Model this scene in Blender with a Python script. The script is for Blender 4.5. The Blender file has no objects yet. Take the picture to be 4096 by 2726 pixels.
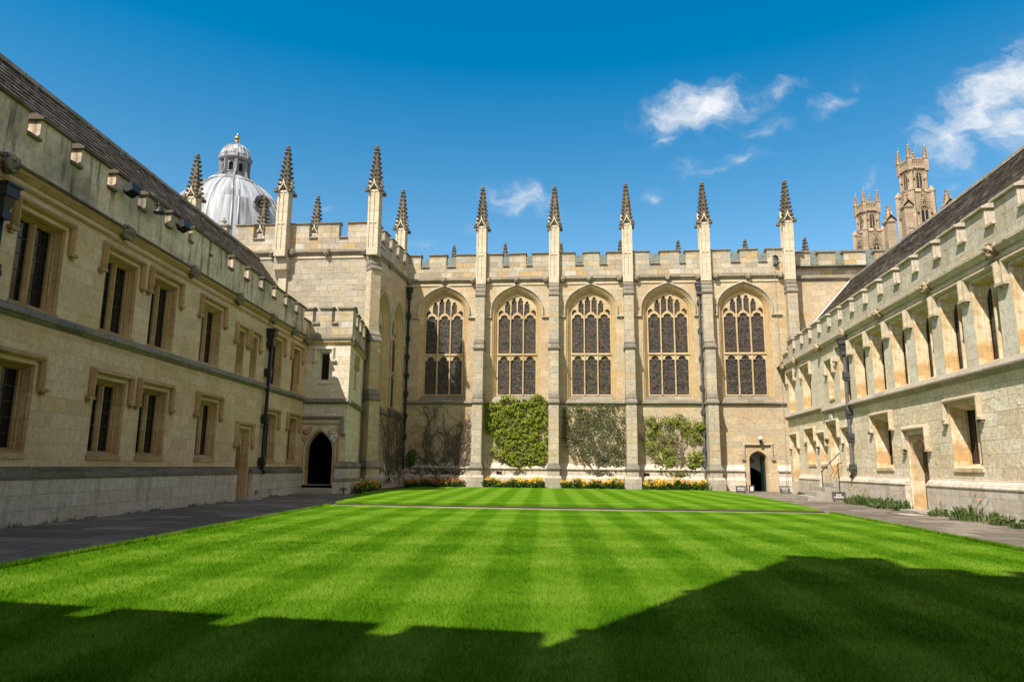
import bpy, math, random
from mathutils import Vector, Matrix, noise
from mathutils.geometry import tessellate_polygon
R = math.radians
scene = bpy.context.scene
COL = scene.collection
random.seed(7)

# ------------------------------------------------------------------ camera, sky, sun, exposure
YAW, PITCH, ROLL, FPX, EYE = -0.10088, 0.17735, 0.01054, 2802.4, 1.0832
fwd = Vector((math.sin(YAW)*math.cos(PITCH), math.cos(YAW)*math.cos(PITCH), math.sin(PITCH)))
rgt = Vector((math.cos(YAW), -math.sin(YAW), 0)); upv = rgt.cross(fwd)
r2 = rgt*math.cos(ROLL)+upv*math.sin(ROLL); u2 = upv*math.cos(ROLL)-rgt*math.sin(ROLL)
cam = bpy.data.cameras.new('camera'); cam_o = bpy.data.objects.new('camera', cam); COL.objects.link(cam_o)
cam.sensor_width = 36; cam.lens = FPX/4096*36; cam.clip_start = .05; cam.clip_end = 3000
cam_o.matrix_world = Matrix(((r2.x, u2.x, -fwd.x, 0), (r2.y, u2.y, -fwd.y, 0), (r2.z, u2.z, -fwd.z, EYE), (0, 0, 0, 1)))
scene.camera = cam_o
SUN_AZ, SUN_EL = R(29), R(51)
to_sun = Vector((-math.sin(SUN_AZ)*math.cos(SUN_EL), -math.cos(SUN_AZ)*math.cos(SUN_EL), math.sin(SUN_EL)))
sl = bpy.data.lights.new('sun', 'SUN'); sl.energy = 5.0; sl.angle = R(.5); sl.color = (1, .93, .82)
so = bpy.data.objects.new('sun', sl); COL.objects.link(so); so.rotation_euler = to_sun.to_track_quat('Z', 'Y').to_euler()
so.location = (0, 0, 60)
scene.view_settings.view_transform = 'Standard'; scene.view_settings.look = 'None'
scene.view_settings.gamma = 1; scene.view_settings.exposure = .5

world = bpy.data.worlds.new('World'); scene.world = world; world.use_nodes = True
def N(nt, t, **kw):
    n = nt.nodes.new(t)
    for k, v in kw.items():
        if k.startswith('i_'): n.inputs[k[2:].replace('_', ' ')].default_value = v
        else: setattr(n, k, v)
    return n
def build_world():
    nt = world.node_tree; L = nt.links.new; bg = nt.nodes['Background']
    sky = N(nt, 'ShaderNodeTexSky', sky_type='NISHITA', sun_disc=False, sun_elevation=SUN_EL, sun_rotation=R(209),
            air_density=1.0, dust_density=.25, ozone_density=3.0, altitude=60)
    tc = N(nt, 'ShaderNodeTexCoord'); sep = N(nt, 'ShaderNodeSeparateXYZ'); L(tc.outputs['Generated'], sep.inputs[0])
    # deep blue away from sun; unseen sun side paled, warmed, brightened as added fill
    hb = N(nt, 'ShaderNodeHueSaturation'); hb.inputs['Saturation'].default_value = 1.46; hb.inputs['Hue'].default_value = .484; hb.inputs['Value'].default_value = 1.26
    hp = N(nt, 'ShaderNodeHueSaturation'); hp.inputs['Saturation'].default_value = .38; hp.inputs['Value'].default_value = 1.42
    L(sky.outputs[0], hb.inputs['Color']); L(sky.outputs[0], hp.inputs['Color'])
    el = N(nt, 'ShaderNodeMapRange'); L(sep.outputs['Z'], el.inputs['Value']); el.inputs['From Min'].default_value = .25; el.inputs['From Max'].default_value = .55; el.inputs['To Min'].default_value = 1.16; el.inputs['To Max'].default_value = 1.47; L(el.outputs[0], hb.inputs['Saturation'])
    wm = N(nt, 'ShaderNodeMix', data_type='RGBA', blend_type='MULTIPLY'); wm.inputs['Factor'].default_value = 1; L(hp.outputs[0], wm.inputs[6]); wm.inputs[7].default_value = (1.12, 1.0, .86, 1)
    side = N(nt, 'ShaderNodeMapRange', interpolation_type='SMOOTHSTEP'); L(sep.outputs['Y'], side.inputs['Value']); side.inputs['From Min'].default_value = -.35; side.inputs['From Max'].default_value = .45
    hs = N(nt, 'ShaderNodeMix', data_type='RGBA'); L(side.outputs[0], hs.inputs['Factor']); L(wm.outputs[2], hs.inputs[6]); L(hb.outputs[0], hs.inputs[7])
    mx = N(nt, 'ShaderNodeMath', operation='MAXIMUM'); L(sep.outputs['Y'], mx.inputs[0]); mx.inputs[1].default_value = .02
    dx = N(nt, 'ShaderNodeMath', operation='DIVIDE'); L(sep.outputs['X'], dx.inputs[0]); L(mx.outputs[0], dx.inputs[1])
    dz = N(nt, 'ShaderNodeMath', operation='DIVIDE'); L(sep.outputs['Z'], dz.inputs[0]); L(mx.outputs[0], dz.inputs[1])
    cb = N(nt, 'ShaderNodeCombineXYZ'); L(dx.outputs[0], cb.inputs[0]); L(dz.outputs[0], cb.inputs[1])
    # wind-torn distortion of the sky plane
    n0 = N(nt, 'ShaderNodeTexNoise'); n0.inputs['Scale'].default_value = 16; n0.inputs['Detail'].default_value = 5; L(cb.outputs[0], n0.inputs['Vector'])
    sb = N(nt, 'ShaderNodeVectorMath', operation='SUBTRACT'); L(n0.outputs['Color'], sb.inputs[0]); sb.inputs[1].default_value = (.5, .5, .5)
    sc = N(nt, 'ShaderNodeVectorMath', operation='SCALE'); L(sb.outputs[0], sc.inputs[0]); sc.inputs['Scale'].default_value = .095
    ad = N(nt, 'ShaderNodeVectorMath', operation='ADD'); L(cb.outputs[0], ad.inputs[0]); L(sc.outputs[0], ad.inputs[1])
    clouds = [(.172, .530, .075, .036, 14, 1.05), (.1316, .4875, .046, .015, 10, .62), (.2975, .5532, .042, .018, 0, .55),
              (.2767, .5049, .040, .023, -10, .52), (.3707, .5253, .034, .018, 25, .62), (.4083, .5699, .024, .013, 25, .42),
              (.1829, .4426, .045, .019, 0, .48), (.2430, .4519, .032, .02, 0, .48), (.1015, .3957, .021, .017, 0, .6),
              (.4147, .4195, .018, .015, 15, .46), (.5869, .5343, .088, .046, 40, .98), (.5322, .4777, .055, .040, 20, .86),
              (.6213, .4951, .05, .05, 0, .92), (.64, .57, .06, .05, 30, .95), (.5162, .3985, .02, .009, 15, .4), (-.0871, .3940, .046, .024, -8, .78), (-.115, .4, .03, .015, 0, .6),
              (-.2311, .3244, .045, .016, 0, .36), (-.3950, .3884, .05, .012, 0, .3), (-.16, .35, .03, .012, 0, .33)]
    last = None
    for (x, z, rx, rz, ang, amp) in clouds:
        mp = N(nt, 'ShaderNodeMapping', vector_type='TEXTURE'); L(ad.outputs[0], mp.inputs['Vector'])
        mp.inputs['Location'].default_value = (x, z, 0); mp.inputs['Rotation'].default_value = (0, 0, R(ang)); mp.inputs['Scale'].default_value = (rx*1.42, rz*1.45, 1)
        ln = N(nt, 'ShaderNodeVectorMath', operation='LENGTH'); L(mp.outputs[0], ln.inputs[0])
        mr = N(nt, 'ShaderNodeMapRange'); L(ln.outputs['Value'], mr.inputs['Value'])
        mr.inputs['From Min'].default_value = 0; mr.inputs['From Max'].default_value = 1.15; mr.inputs['To Min'].default_value = amp; mr.inputs['To Max'].default_value = 0
        if last is None: last = mr.outputs[0]
        else:
            m2 = N(nt, 'ShaderNodeMath', operation='SMOOTH_MAX'); L(last, m2.inputs[0]); L(mr.outputs[0], m2.inputs[1]); m2.inputs[2].default_value = .12; last = m2.outputs[0]
    mpn = N(nt, 'ShaderNodeMapping'); mpn.inputs['Rotation'].default_value = (0, 0, R(-28)); mpn.inputs['Scale'].default_value = (.75, 1.7, 1); L(ad.outputs[0], mpn.inputs['Vector'])
    n1 = N(nt, 'ShaderNodeTexNoise'); n1.inputs['Scale'].default_value = 26; n1.inputs['Detail'].default_value = 9; n1.inputs['Roughness'].default_value = .62; L(mpn.outputs[0], n1.inputs['Vector'])
    ma = N(nt, 'ShaderNodeMath', operation='MULTIPLY_ADD'); L(n1.outputs['Fac'], ma.inputs[0]); ma.inputs[1].default_value = 1.15; ma.inputs[2].default_value = -.6
    gt = N(nt, 'ShaderNodeMapRange'); L(last, gt.inputs['Value']); gt.inputs['From Min'].default_value = .05; gt.inputs['From Max'].default_value = .35
    mg = N(nt, 'ShaderNodeMath', operation='MULTIPLY'); L(ma.outputs[0], mg.inputs[0]); L(gt.outputs[0], mg.inputs[1])
    sm = N(nt, 'ShaderNodeMath', operation='ADD'); L(last, sm.inputs[0]); L(mg.outputs[0], sm.inputs[1])
    cr = N(nt, 'ShaderNodeMapRange', interpolation_type='SMOOTHSTEP'); L(sm.outputs[0], cr.inputs['Value']); cr.inputs['From Min'].default_value = .10; cr.inputs['From Max'].default_value = 1.12
    fr = N(nt, 'ShaderNodeMath', operation='GREATER_THAN'); L(sep.outputs['Y'], fr.inputs[0]); fr.inputs[1].default_value = .05
    mk = N(nt, 'ShaderNodeMath', operation='MULTIPLY'); L(cr.outputs[0], mk.inputs[0]); L(fr.outputs[0], mk.inputs[1])
    mk2 = N(nt, 'ShaderNodeMath', operation='MULTIPLY'); L(mk.outputs[0], mk2.inputs[0]); mk2.inputs[1].default_value = .93
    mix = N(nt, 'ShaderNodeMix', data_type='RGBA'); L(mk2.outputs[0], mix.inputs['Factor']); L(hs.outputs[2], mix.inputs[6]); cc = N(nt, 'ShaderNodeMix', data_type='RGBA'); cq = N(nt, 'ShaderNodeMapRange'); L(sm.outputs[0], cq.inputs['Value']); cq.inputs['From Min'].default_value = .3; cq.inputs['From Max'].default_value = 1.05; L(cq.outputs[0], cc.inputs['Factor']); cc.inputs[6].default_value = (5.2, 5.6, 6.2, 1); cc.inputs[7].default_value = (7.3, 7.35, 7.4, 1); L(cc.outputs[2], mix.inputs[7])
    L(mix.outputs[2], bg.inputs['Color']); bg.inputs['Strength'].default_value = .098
build_world()

# ------------------------------------------------------------------ materials
def mat(name):
    m = bpy.data.materials.new(name); m.use_nodes = True
    nt = m.node_tree; b = nt.nodes['Principled BSDF']; b.inputs['Roughness'].default_value = .85
    b.inputs['Specular IOR Level'].default_value = .25
    return m, nt, b, nt.links.new
def plain(name, col, rough=.6, metal=0, spec=.4, var=.25, scale=20, bump=0):
    m, nt, b, L = mat(name)
    tc = N(nt, 'ShaderNodeTexCoord'); n = N(nt, 'ShaderNodeTexNoise'); n.inputs['Scale'].default_value = scale; n.inputs['Detail'].default_value = 4
    L(tc.outputs['Object'], n.inputs['Vector'])
    cr = N(nt, 'ShaderNodeValToRGB'); L(n.outputs['Fac'], cr.inputs['Fac'])
    cr.color_ramp.elements[0].position = .3; cr.color_ramp.elements[1].position = .7
    cr.color_ramp.elements[0].color = tuple(c*(1-var) for c in col)+(1,); cr.color_ramp.elements[1].color = tuple(min(1, c*(1+var)) for c in col)+(1,)
    L(cr.outputs[0], b.inputs['Base Color'])
    b.inputs['Roughness'].default_value = rough; b.inputs['Metallic'].default_value = metal; b.inputs['Specular IOR Level'].default_value = spec
    if bump:
        bp = N(nt, 'ShaderNodeBump'); bp.inputs['Strength'].default_value = bump; bp.inputs['Distance'].default_value = .01
        L(n.outputs['Fac'], bp.inputs['Height']); L(bp.outputs[0], b.inputs['Normal'])
    return m
def ramp(nt, stops, interp='LINEAR'):
    cr = N(nt, 'ShaderNodeValToRGB'); e = cr.color_ramp.elements; cr.color_ramp.interpolation = interp
    while len(e) < len(stops): e.new(.5)
    for i, (p, c) in enumerate(stops):
        e[i].position = p; e[i].color = tuple(c)+(1,)
    return cr
def stone(name, tones, bw=.6, bh=.29, mortar=.006, mdark=.72, patch=None, patch_lo=.5, patch_hi=.72, patch_amt=.7, streak=.25, rough_bump=.25, joint_bump=.5, fine=.16, lichen=0, erode=0, streak_col=(.10, .095, .08), squash=1.0, s_lo=.5, s_hi=.78, patch_scale=.55):
    m, nt, b, L = mat(name)
    uv = N(nt, 'ShaderNodeUVMap'); tc = N(nt, 'ShaderNodeTexCoord')
    nd = N(nt, 'ShaderNodeTexNoise'); nd.inputs['Scale'].default_value = 3; nd.inputs['Detail'].default_value = 2; L(uv.outputs[0], nd.inputs['Vector'])
    s1 = N(nt, 'ShaderNodeVectorMath', operation='SCALE'); L(nd.outputs['Color'], s1.inputs[0]); s1.inputs['Scale'].default_value = .022+.05*erode
    a1 = N(nt, 'ShaderNodeVectorMath', operation='ADD'); L(uv.outputs[0], a1.inputs[0]); L(s1.outputs[0], a1.inputs[1])
    br = N(nt, 'ShaderNodeTexBrick', offset=.43, offset_frequency=2, squash=squash, squash_frequency=3)
    br.inputs['Color1'].default_value = (0, 0, 0, 1); br.inputs['Color2'].default_value = (1, 1, 1, 1); br.inputs['Mortar'].default_value = (.5, .5, .5, 1)
    br.inputs['Scale'].default_value = 1; br.inputs['Mortar Size'].default_value = mortar; br.inputs['Mortar Smooth'].default_value = .2; br.inputs['Bias'].default_value = 0
    br.inputs['Brick Width'].default_value = bw; br.inputs['Row Height'].default_value = bh
    L(a1.outputs[0], br.inputs['Vector'])
    k = len(tones)
    cr = ramp(nt, [(i/(k-1), t) for i, t in enumerate(tones)]); L(br.outputs['Color'], cr.inputs['Fac'])
    col = cr.outputs[0]
    def mixc(fac, c, blend='MIX', a=None):
        nonlocal col
        mx = N(nt, 'ShaderNodeMix', data_type='RGBA', blend_type=blend)
        if isinstance(fac, float): mx.inputs['Factor'].default_value = fac
        else: L(fac, mx.inputs['Factor'])
        L(col, mx.inputs[6])
        if isinstance(c, tuple): mx.inputs[7].default_value = c+(1,)
        else: L(c, mx.inputs[7])
        col = mx.outputs[2]
    def rng(src, lo, hi, t0=0., t1=1.):
        q = N(nt, 'ShaderNodeMapRange'); L(src, q.inputs['Value']); q.inputs['From Min'].default_value = lo; q.inputs['From Max'].default_value = hi
        q.inputs['To Min'].default_value = t0; q.inputs['To Max'].default_value = t1; return q.outputs[0]
    if patch:
        n = N(nt, 'ShaderNodeTexNoise'); n.inputs['Scale'].default_value = patch_scale; n.inputs['Detail'].default_value = 6; n.inputs['Roughness'].default_value = .6; L(tc.outputs['Object'], n.inputs['Vector'])
        mixc(rng(n.outputs['Fac'], patch_lo, patch_hi, 0, patch_amt), patch)
    if streak:
        mp = N(nt, 'ShaderNodeMapping'); mp.inputs['Scale'].default_value = (4.2, .5, 1); L(uv.outputs[0], mp.inputs['Vector'])
        n = N(nt, 'ShaderNodeTexNoise'); n.inputs['Scale'].default_value = 1; n.inputs['Detail'].default_value = 6; n.inputs['Roughness'].default_value = .62; L(mp.outputs[0], n.inputs['Vector'])
        mixc(rng(n.outputs['Fac'], s_lo, s_hi, 0, streak), streak_col)
    nf = N(nt, 'ShaderNodeTexNoise'); nf.inputs['Scale'].default_value = 9; nf.inputs['Detail'].default_value = 8; nf.inputs['Roughness'].default_value = .7; L(tc.outputs['Object'], nf.inputs['Vector'])
    mixc(1., ramp_out(nt, L, nf.outputs['Fac'], 1-fine*1.6, 1+fine*1.6), 'MULTIPLY')
    mixc(rng(br.outputs['Fac'], 0, 1, 0, 1), None_mul(nt, L, col, mdark), 'MIX')
    if lichen:
        v = N(nt, 'ShaderNodeTexNoise'); v.inputs['Scale'].default_value = 26; v.inputs['Detail'].default_value = 3; L(tc.outputs['Object'], v.inputs['Vector'])
        mixc(rng(v.outputs['Fac'], .60, .68, 0, lichen), (.46, .45, .40))
    L(col, b.inputs['Base Color']); b.inputs['Roughness'].default_value = .93; b.inputs['Specular IOR Level'].default_value = .12
    # bump: joints sunk, faces pitted
    jb = N(nt, 'ShaderNodeMath', operation='MULTIPLY'); L(br.outputs['Fac'], jb.inputs[0]); jb.inputs[1].default_value = -joint_bump
    fb = N(nt, 'ShaderNodeMath', operation='MULTIPLY_ADD'); L(nf.outputs['Fac'], fb.inputs[0]); fb.inputs[1].default_value = rough_bump*2; L(jb.outputs[0], fb.inputs[2])
    h = fb.outputs[0]
    if erode:
        me = N(nt, 'ShaderNodeMapping'); me.inputs['Scale'].default_value = (1.6, 5, 1); L(uv.outputs[0], me.inputs['Vector'])
        ne = N(nt, 'ShaderNodeTexNoise'); ne.inputs['Scale'].default_value = 1.6; ne.inputs['Detail'].default_value = 5; L(me.outputs[0], ne.inputs['Vector'])
        q = rng(ne.outputs['Fac'], .62, .68, 0, -1.6*erode)
        eb = N(nt, 'ShaderNodeMath', operation='ADD'); L(h, eb.inputs[0]); L(q, eb.inputs[1]); h = eb.outputs[0]
    bp = N(nt, 'ShaderNodeBump'); bp.inputs['Strength'].default_value = .8; bp.inputs['Distance'].default_value = .02
    L(h, bp.inputs['Height']); L(bp.outputs[0], b.inputs['Normal'])
    return m
def ramp_out(nt, L, src, lo, hi):
    q = N(nt, 'ShaderNodeMapRange'); L(src, q.inputs['Value']); q.inputs['From Min'].default_value = .28; q.inputs['From Max'].default_value = .72
    q.inputs['To Min'].default_value = lo; q.inputs['To Max'].default_value = hi; q.clamp = True
    c = N(nt, 'ShaderNodeCombineXYZ')
    for i in range(3): L(q.outputs[0], c.inputs[i])
    return c.outputs[0]
def None_mul(nt, L, col, f):
    mx = N(nt, 'ShaderNodeMix', data_type='RGBA', blend_type='MULTIPLY'); mx.inputs['Factor'].default_value = 1
    L(col, mx.inputs[6]); mx.inputs[7].default_value = (f, f, f, 1); return mx.outputs[2]

M = {}
M['chapel'] = stone('chapel limestone', [(.455, .345, .215), (.50, .40, .27), (.425, .36, .265), (.54, .445, .30), (.475, .34, .195)], bw=.72, bh=.31, mortar=.005, mdark=1.1, patch=(.42, .26, .105), patch_lo=.5, patch_hi=.74, patch_amt=.55, streak=.18, joint_bump=.3, erode=.5, streak_col=(.24, .2, .15))
M['chapel_grey'] = stone('weathered buttress limestone', [(.42, .35, .25), (.47, .41, .31), (.38, .34, .28), (.51, .44, .32), (.42, .33, .21)], bw=.55, bh=.33, mortar=.006, mdark=.8, patch=(.36, .33, .28), patch_lo=.48, patch_hi=.7, patch_amt=.55, streak=.3, erode=.6, streak_col=(.2, .18, .15))
M['parapet'] = stone('patched parapet limestone', [(.41, .35, .26), (.53, .49, .41), (.32, .28, .22), (.46, .33, .16), (.51, .45, .35), (.35, .33, .28), (.49, .40, .26)], bw=.62, bh=.27, mortar=.006, mdark=.7, patch=(.26, .24, .21), patch_lo=.5, patch_hi=.75, patch_amt=.55, streak=.45, streak_col=(.2, .185, .16))
M['ante'] = stone('grey coursed rubble', [(.40, .34, .25), (.45, .40, .31), (.35, .31, .24), (.48, .42, .32), (.39, .32, .21)], bw=.62, bh=.29, mortar=.006, mdark=.9, patch=(.36, .34, .30), patch_amt=.5, streak=.25, erode=.7, streak_col=(.22, .2, .17))
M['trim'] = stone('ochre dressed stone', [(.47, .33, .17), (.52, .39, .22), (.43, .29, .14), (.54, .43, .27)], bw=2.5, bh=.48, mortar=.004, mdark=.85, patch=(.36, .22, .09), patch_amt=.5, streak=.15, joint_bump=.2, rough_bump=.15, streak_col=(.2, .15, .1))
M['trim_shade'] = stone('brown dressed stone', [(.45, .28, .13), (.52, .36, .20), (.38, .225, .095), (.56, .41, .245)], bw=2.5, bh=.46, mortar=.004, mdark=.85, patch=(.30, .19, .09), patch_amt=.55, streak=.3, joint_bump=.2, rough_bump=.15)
M['cap'] = stone('lichened weathering stone', [(.22, .19, .145), (.27, .235, .18), (.16, .14, .11), (.31, .265, .20)], bw=.8, bh=.25, mortar=.006, patch=(.10, .10, .095), patch_amt=.6, streak=.35, lichen=.75)
M['left'] = stone('buff range wall', [(.66, .475, .31), (.72, .54, .375), (.60, .425, .27), (.71, .535, .37), (.65, .44, .25)], bw=.82, bh=.285, mortar=.004, mdark=.9, squash=.75, patch=(.48, .33, .15), patch_amt=.5, streak=.2, rough_bump=.5, joint_bump=.25, fine=.13, streak_col=(.27, .2, .12))
M['left_par'] = stone('stained range parapet', [(.70, .55, .40), (.76, .61, .465), (.64, .505, .37), (.72, .56, .385)], bw=.85, bh=.33, mortar=.004, mdark=.88, patch=(.15, .145, .12), patch_lo=.5, patch_hi=.68, patch_amt=.8, streak=1.0, streak_col=(.04, .037, .028), joint_bump=.2, s_lo=.52, s_hi=.70)
M['plinth'] = stone('pale plinth ashlar', [(.58, .51, .42), (.63, .57, .48), (.54, .47, .38), (.59, .50, .40)], bw=.66, bh=.26, mortar=.005, mdark=.72, patch=(.40, .33, .24), patch_amt=.4, streak=.45, streak_col=(.13, .12, .10))
M['right_low'] = stone('rock faced rubble', [(.72, .59, .41), (.77, .66, .50), (.66, .54, .375), (.79, .70, .56), (.73, .59, .385)], bw=.72, bh=.30, mortar=.008, mdark=.82, patch=(.48, .38, .21), patch_amt=.4, streak=.2, rough_bump=.7, joint_bump=.8, fine=.2, erode=.6, squash=.8, streak_col=(.25, .21, .14))
M['right_up'] = stone('pale new ashlar', [(.66, .58, .46), (.71, .65, .54), (.61, .53, .42), (.68, .58, .43)], bw=.55, bh=.28, mortar=.005, mdark=.75, patch=(.50, .40, .25), patch_amt=.45, streak=.12, streak_col=(.3, .26, .2))
M['right_par'] = stone('grey range parapet', [(.56, .48, .37), (.61, .54, .43), (.51, .44, .34), (.58, .48, .34)], bw=.7, bh=.36, mortar=.006, mdark=.7, patch=(.33, .30, .25), patch_amt=.6, streak=.5, erode=.8, streak_col=(.2, .185, .16))
M['tower'] = stone('brown tower stone', [(.35, .26, .175), (.41, .325, .23), (.31, .235, .155), (.45, .36, .255)], bw=.9, bh=.4, mortar=.01, mdark=.8, patch=(.30, .24, .17), patch_amt=.5, streak=.3)
M['tracery'] = stone('pale gold tracery stone', [(.49, .37, .215), (.55, .44, .28), (.45, .32, .165)], bw=2.5, bh=.48, mortar=.003, mdark=.9, patch=(.42, .28, .12), patch_amt=.4, streak=.1, joint_bump=.1, rough_bump=.12, streak_col=(.25, .19, .12))
M['plinth_grey'] = stone('lichen grey plinth', [(.40, .355, .285), (.46, .41, .34), (.35, .31, .25)], bw=.7, bh=.3, mortar=.006, mdark=.75, patch=(.25, .23, .19), patch_amt=.7, streak=.5, lichen=.5, streak_col=(.14, .125, .10))
M['string_r'] = stone('grey lichened string', [(.34, .29, .225), (.40, .35, .28), (.29, .25, .20)], bw=.9, bh=.3, mortar=.005, patch=(.2, .18, .15), patch_amt=.6, streak=.3, lichen=.6)
M['hood_r'] = stone('buff hood stone', [(.52, .43, .31), (.57, .49, .37), (.47, .385, .27)], bw=1.2, bh=.4, mortar=.003, mdark=.85, patch=(.40, .29, .16), patch_amt=.5, streak=.3, streak_col=(.22, .19, .15))
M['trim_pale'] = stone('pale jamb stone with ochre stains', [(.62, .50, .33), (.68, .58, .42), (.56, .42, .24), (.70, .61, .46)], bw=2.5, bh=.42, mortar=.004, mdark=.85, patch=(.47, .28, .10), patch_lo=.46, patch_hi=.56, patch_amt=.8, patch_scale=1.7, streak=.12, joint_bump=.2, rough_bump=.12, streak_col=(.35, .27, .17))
M['cap_dark'] = stone('black lichened string stone', [(.15, .125, .092), (.20, .165, .125), (.10, .087, .067)], bw=.8, bh=.25, mortar=.006, patch=(.05, .045, .038), patch_amt=.6, streak=.3, lichen=.35)
M['spire'] = stone('blackened crocket stone', [(.13, .105, .07), (.18, .15, .105), (.09, .075, .055)], bw=.5, bh=.35, mortar=.004, patch=(.075, .068, .058), patch_amt=.7, streak=.4, lichen=.35)
M['shaft'] = stone('clean pinnacle stone', [(.54, .47, .34), (.58, .52, .40), (.50, .43, .31)], bw=1.2, bh=.42, mortar=.006, mdark=.75, patch=(.46, .36, .22), patch_amt=.3, streak=.2, streak_col=(.25, .22, .18))
M['carved'] = stone('carved dark stone', [(.24, .21, .16), (.32, .28, .21), (.17, .155, .125)], bw=1, bh=.5, mortar=0, patch=(.11, .10, .085), patch_amt=.6, streak=.2, rough_bump=.9, fine=.35)
M['step'] = stone('step stone', [(.36, .33, .28), (.42, .39, .33), (.32, .29, .24)], bw=.9, bh=.5, mortar=.006, patch=(.22, .20, .17), patch_amt=.5, streak=.2)
M['plaster'] = plain('white plaster', (.72, .70, .66), .9, var=.06, scale=2)
M['iron'] = plain('black painted iron', (.012, .014, .013), .45, spec=.5, var=.4)
M['lead'] = plain('grey painted pipe', (.06, .062, .062), .5, spec=.5, var=.4, scale=6)
M['glassdark'] = plain('dark leaded glass', (.006, .007, .008), .12, spec=.5, var=.5, scale=3, bump=.02)
M['bar'] = plain('glazing bar', (.05, .05, .046), .5, var=.3)
M['gold'] = plain('gilding', (.75, .48, .12), .3, metal=1, var=.2)
M['greenpaint'] = plain('dark green paint', (.01, .035, .028), .35, spec=.5)
M['oak'] = plain('old oak', (.10, .065, .035), .7, var=.4, scale=6)
M['signbrown'] = plain('brown sign board', (.07, .058, .045), .5, var=.1)
M['white'] = plain('white paint', (.78, .78, .76), .6, var=.03)
M['paper'] = plain('white notice card', (.82, .83, .84), .6, var=.03)
M['red'] = plain('heraldic red', (.45, .06, .03), .6, var=.1)
M['blue'] = plain('heraldic blue', (.10, .30, .55), .6, var=.1)
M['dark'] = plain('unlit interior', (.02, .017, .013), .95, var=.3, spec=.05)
M['soil'] = plain('garden soil', (.055, .04, .028), .95, var=.5, scale=14, bump=.6)
M['bark'] = plain('grey brown bark', (.13, .10, .075), .9, var=.5, scale=18, bump=.5)
M['globe'] = plain('clear lamp glass', (.75, .75, .74), .1, spec=.6, var=.05)

def glass_stained():
    m, nt, b, L = mat('leaded stained glass')
    uv = N(nt, 'ShaderNodeUVMap')
    v = N(nt, 'ShaderNodeTexVoronoi', feature='F1'); v.inputs['Scale'].default_value = 8; L(uv.outputs[0], v.inputs['Vector'])
    e = N(nt, 'ShaderNodeTexVoronoi', feature='DISTANCE_TO_EDGE'); e.inputs['Scale'].default_value = 8; L(uv.outputs[0], e.inputs['Vector'])
    sp = N(nt, 'ShaderNodeSeparateColor'); L(v.outputs['Color'], sp.inputs[0])
    cr = ramp(nt, [(0, (.012, .011, .012)), (.3, (.028, .021, .02)), (.5, (.02, .024, .018)), (.7, (.05, .034, .024)), (.85, (.09, .06, .02)), (.95, (.08, .016, .016)), (1, (.04, .045, .06))]); L(sp.outputs[0], cr.inputs['Fac'])
    q = N(nt, 'ShaderNodeMapRange'); L(e.outputs['Distance'], q.inputs['Value']); q.inputs['From Min'].default_value = .035; q.inputs['From Max'].default_value = .08; q.inputs['To Min'].default_value = 1; q.inputs['To Max'].default_value = 0
    mx = N(nt, 'ShaderNodeMix', data_type='RGBA'); L(q.outputs[0], mx.inputs['Factor']); L(cr.outputs[0], mx.inputs[6]); mx.inputs[7].default_value = (.10, .09, .082, 1)
    br = N(nt, 'ShaderNodeTexBrick', offset=0); L(uv.outputs[0], br.inputs['Vector']); br.inputs['Scale'].default_value = 1; br.inputs['Brick Width'].default_value = 50; br.inputs['Row Height'].default_value = .56; br.inputs['Mortar Size'].default_value = .008
    m3 = N(nt, 'ShaderNodeMix', data_type='RGBA'); L(br.outputs['Fac'], m3.inputs['Factor']); L(mx.outputs[2], m3.inputs[6]); m3.inputs[7].default_value = (.11, .10, .09, 1)
    L(m3.outputs[2], b.inputs['Base Color']); b.inputs['Roughness'].default_value = .5; b.inputs['Specular IOR Level'].default_value = .2
    return m
M['stained'] = glass_stained()

def leaf(name, stops, trans=.25, rough=.55):
    m, nt, b, L = mat(name)
    g = N(nt, 'ShaderNodeNewGeometry'); cr = ramp(nt, stops); L(g.outputs['Random Per Island'], cr.inputs['Fac'])
    L(cr.outputs[0], b.inputs['Base Color']); b.inputs['Roughness'].default_value = rough; b.inputs['Specular IOR Level'].default_value = .3
    if trans:
        t = N(nt, 'ShaderNodeBsdfTranslucent'); L(cr.outputs[0], t.inputs['Color'])
        ms = N(nt, 'ShaderNodeMixShader'); ms.inputs[0].default_value = trans
        out = nt.nodes['Material Output']; L(b.outputs[0], ms.inputs[1]); L(t.outputs[0], ms.inputs[2]); L(ms.outputs[0], out.inputs['Surface'])
    return m
M['leaf_bright'] = leaf('yellow green leaves', [(0, (.05, .085, .004)), (.35, (.15, .20, .008)), (.7, (.24, .28, .014)), (1, (.36, .36, .03))])
M['leaf_dark'] = leaf('dark leathery leaves', [(0, (.03, .05, .010)), (.5, (.06, .09, .018)), (.85, (.11, .125, .035)), (1, (.18, .16, .07))])
M['leaf_light'] = leaf('fresh green leaves', [(0, (.06, .10, .008)), (.5, (.17, .22, .015)), (1, (.32, .34, .04))])
M['leaf_bed'] = leaf('wallflower leaves', [(0, (.025, .06, .01)), (.6, (.06, .12, .02)), (1, (.13, .2, .03))])
M['leaf_poppy'] = leaf('poppy leaves', [(0, (.05, .09, .025)), (.6, (.10, .16, .04)), (1, (.18, .22, .06))])
M['petal'] = leaf('mixed wallflower petals', [(0, (.28, .03, .01)), (.10, (.6, .12, .006)), (.2, (.8, .30, .004)), (.42, (.88, .50, .004)), (.88, (.92, .62, .008)), (1, (.85, .72, .3))], .2)
M['petal_dark'] = leaf('dusky wallflower petals', [(0, (.2, .02, .01)), (.4, (.45, .09, .01)), (.8, (.7, .25, .012)), (1, (.8, .42, .03))], .2)
M['poppy'] = leaf('orange poppy petals', [(0, (.72, .20, .006)), (1, (.8, .32, .01))], .3)

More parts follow.
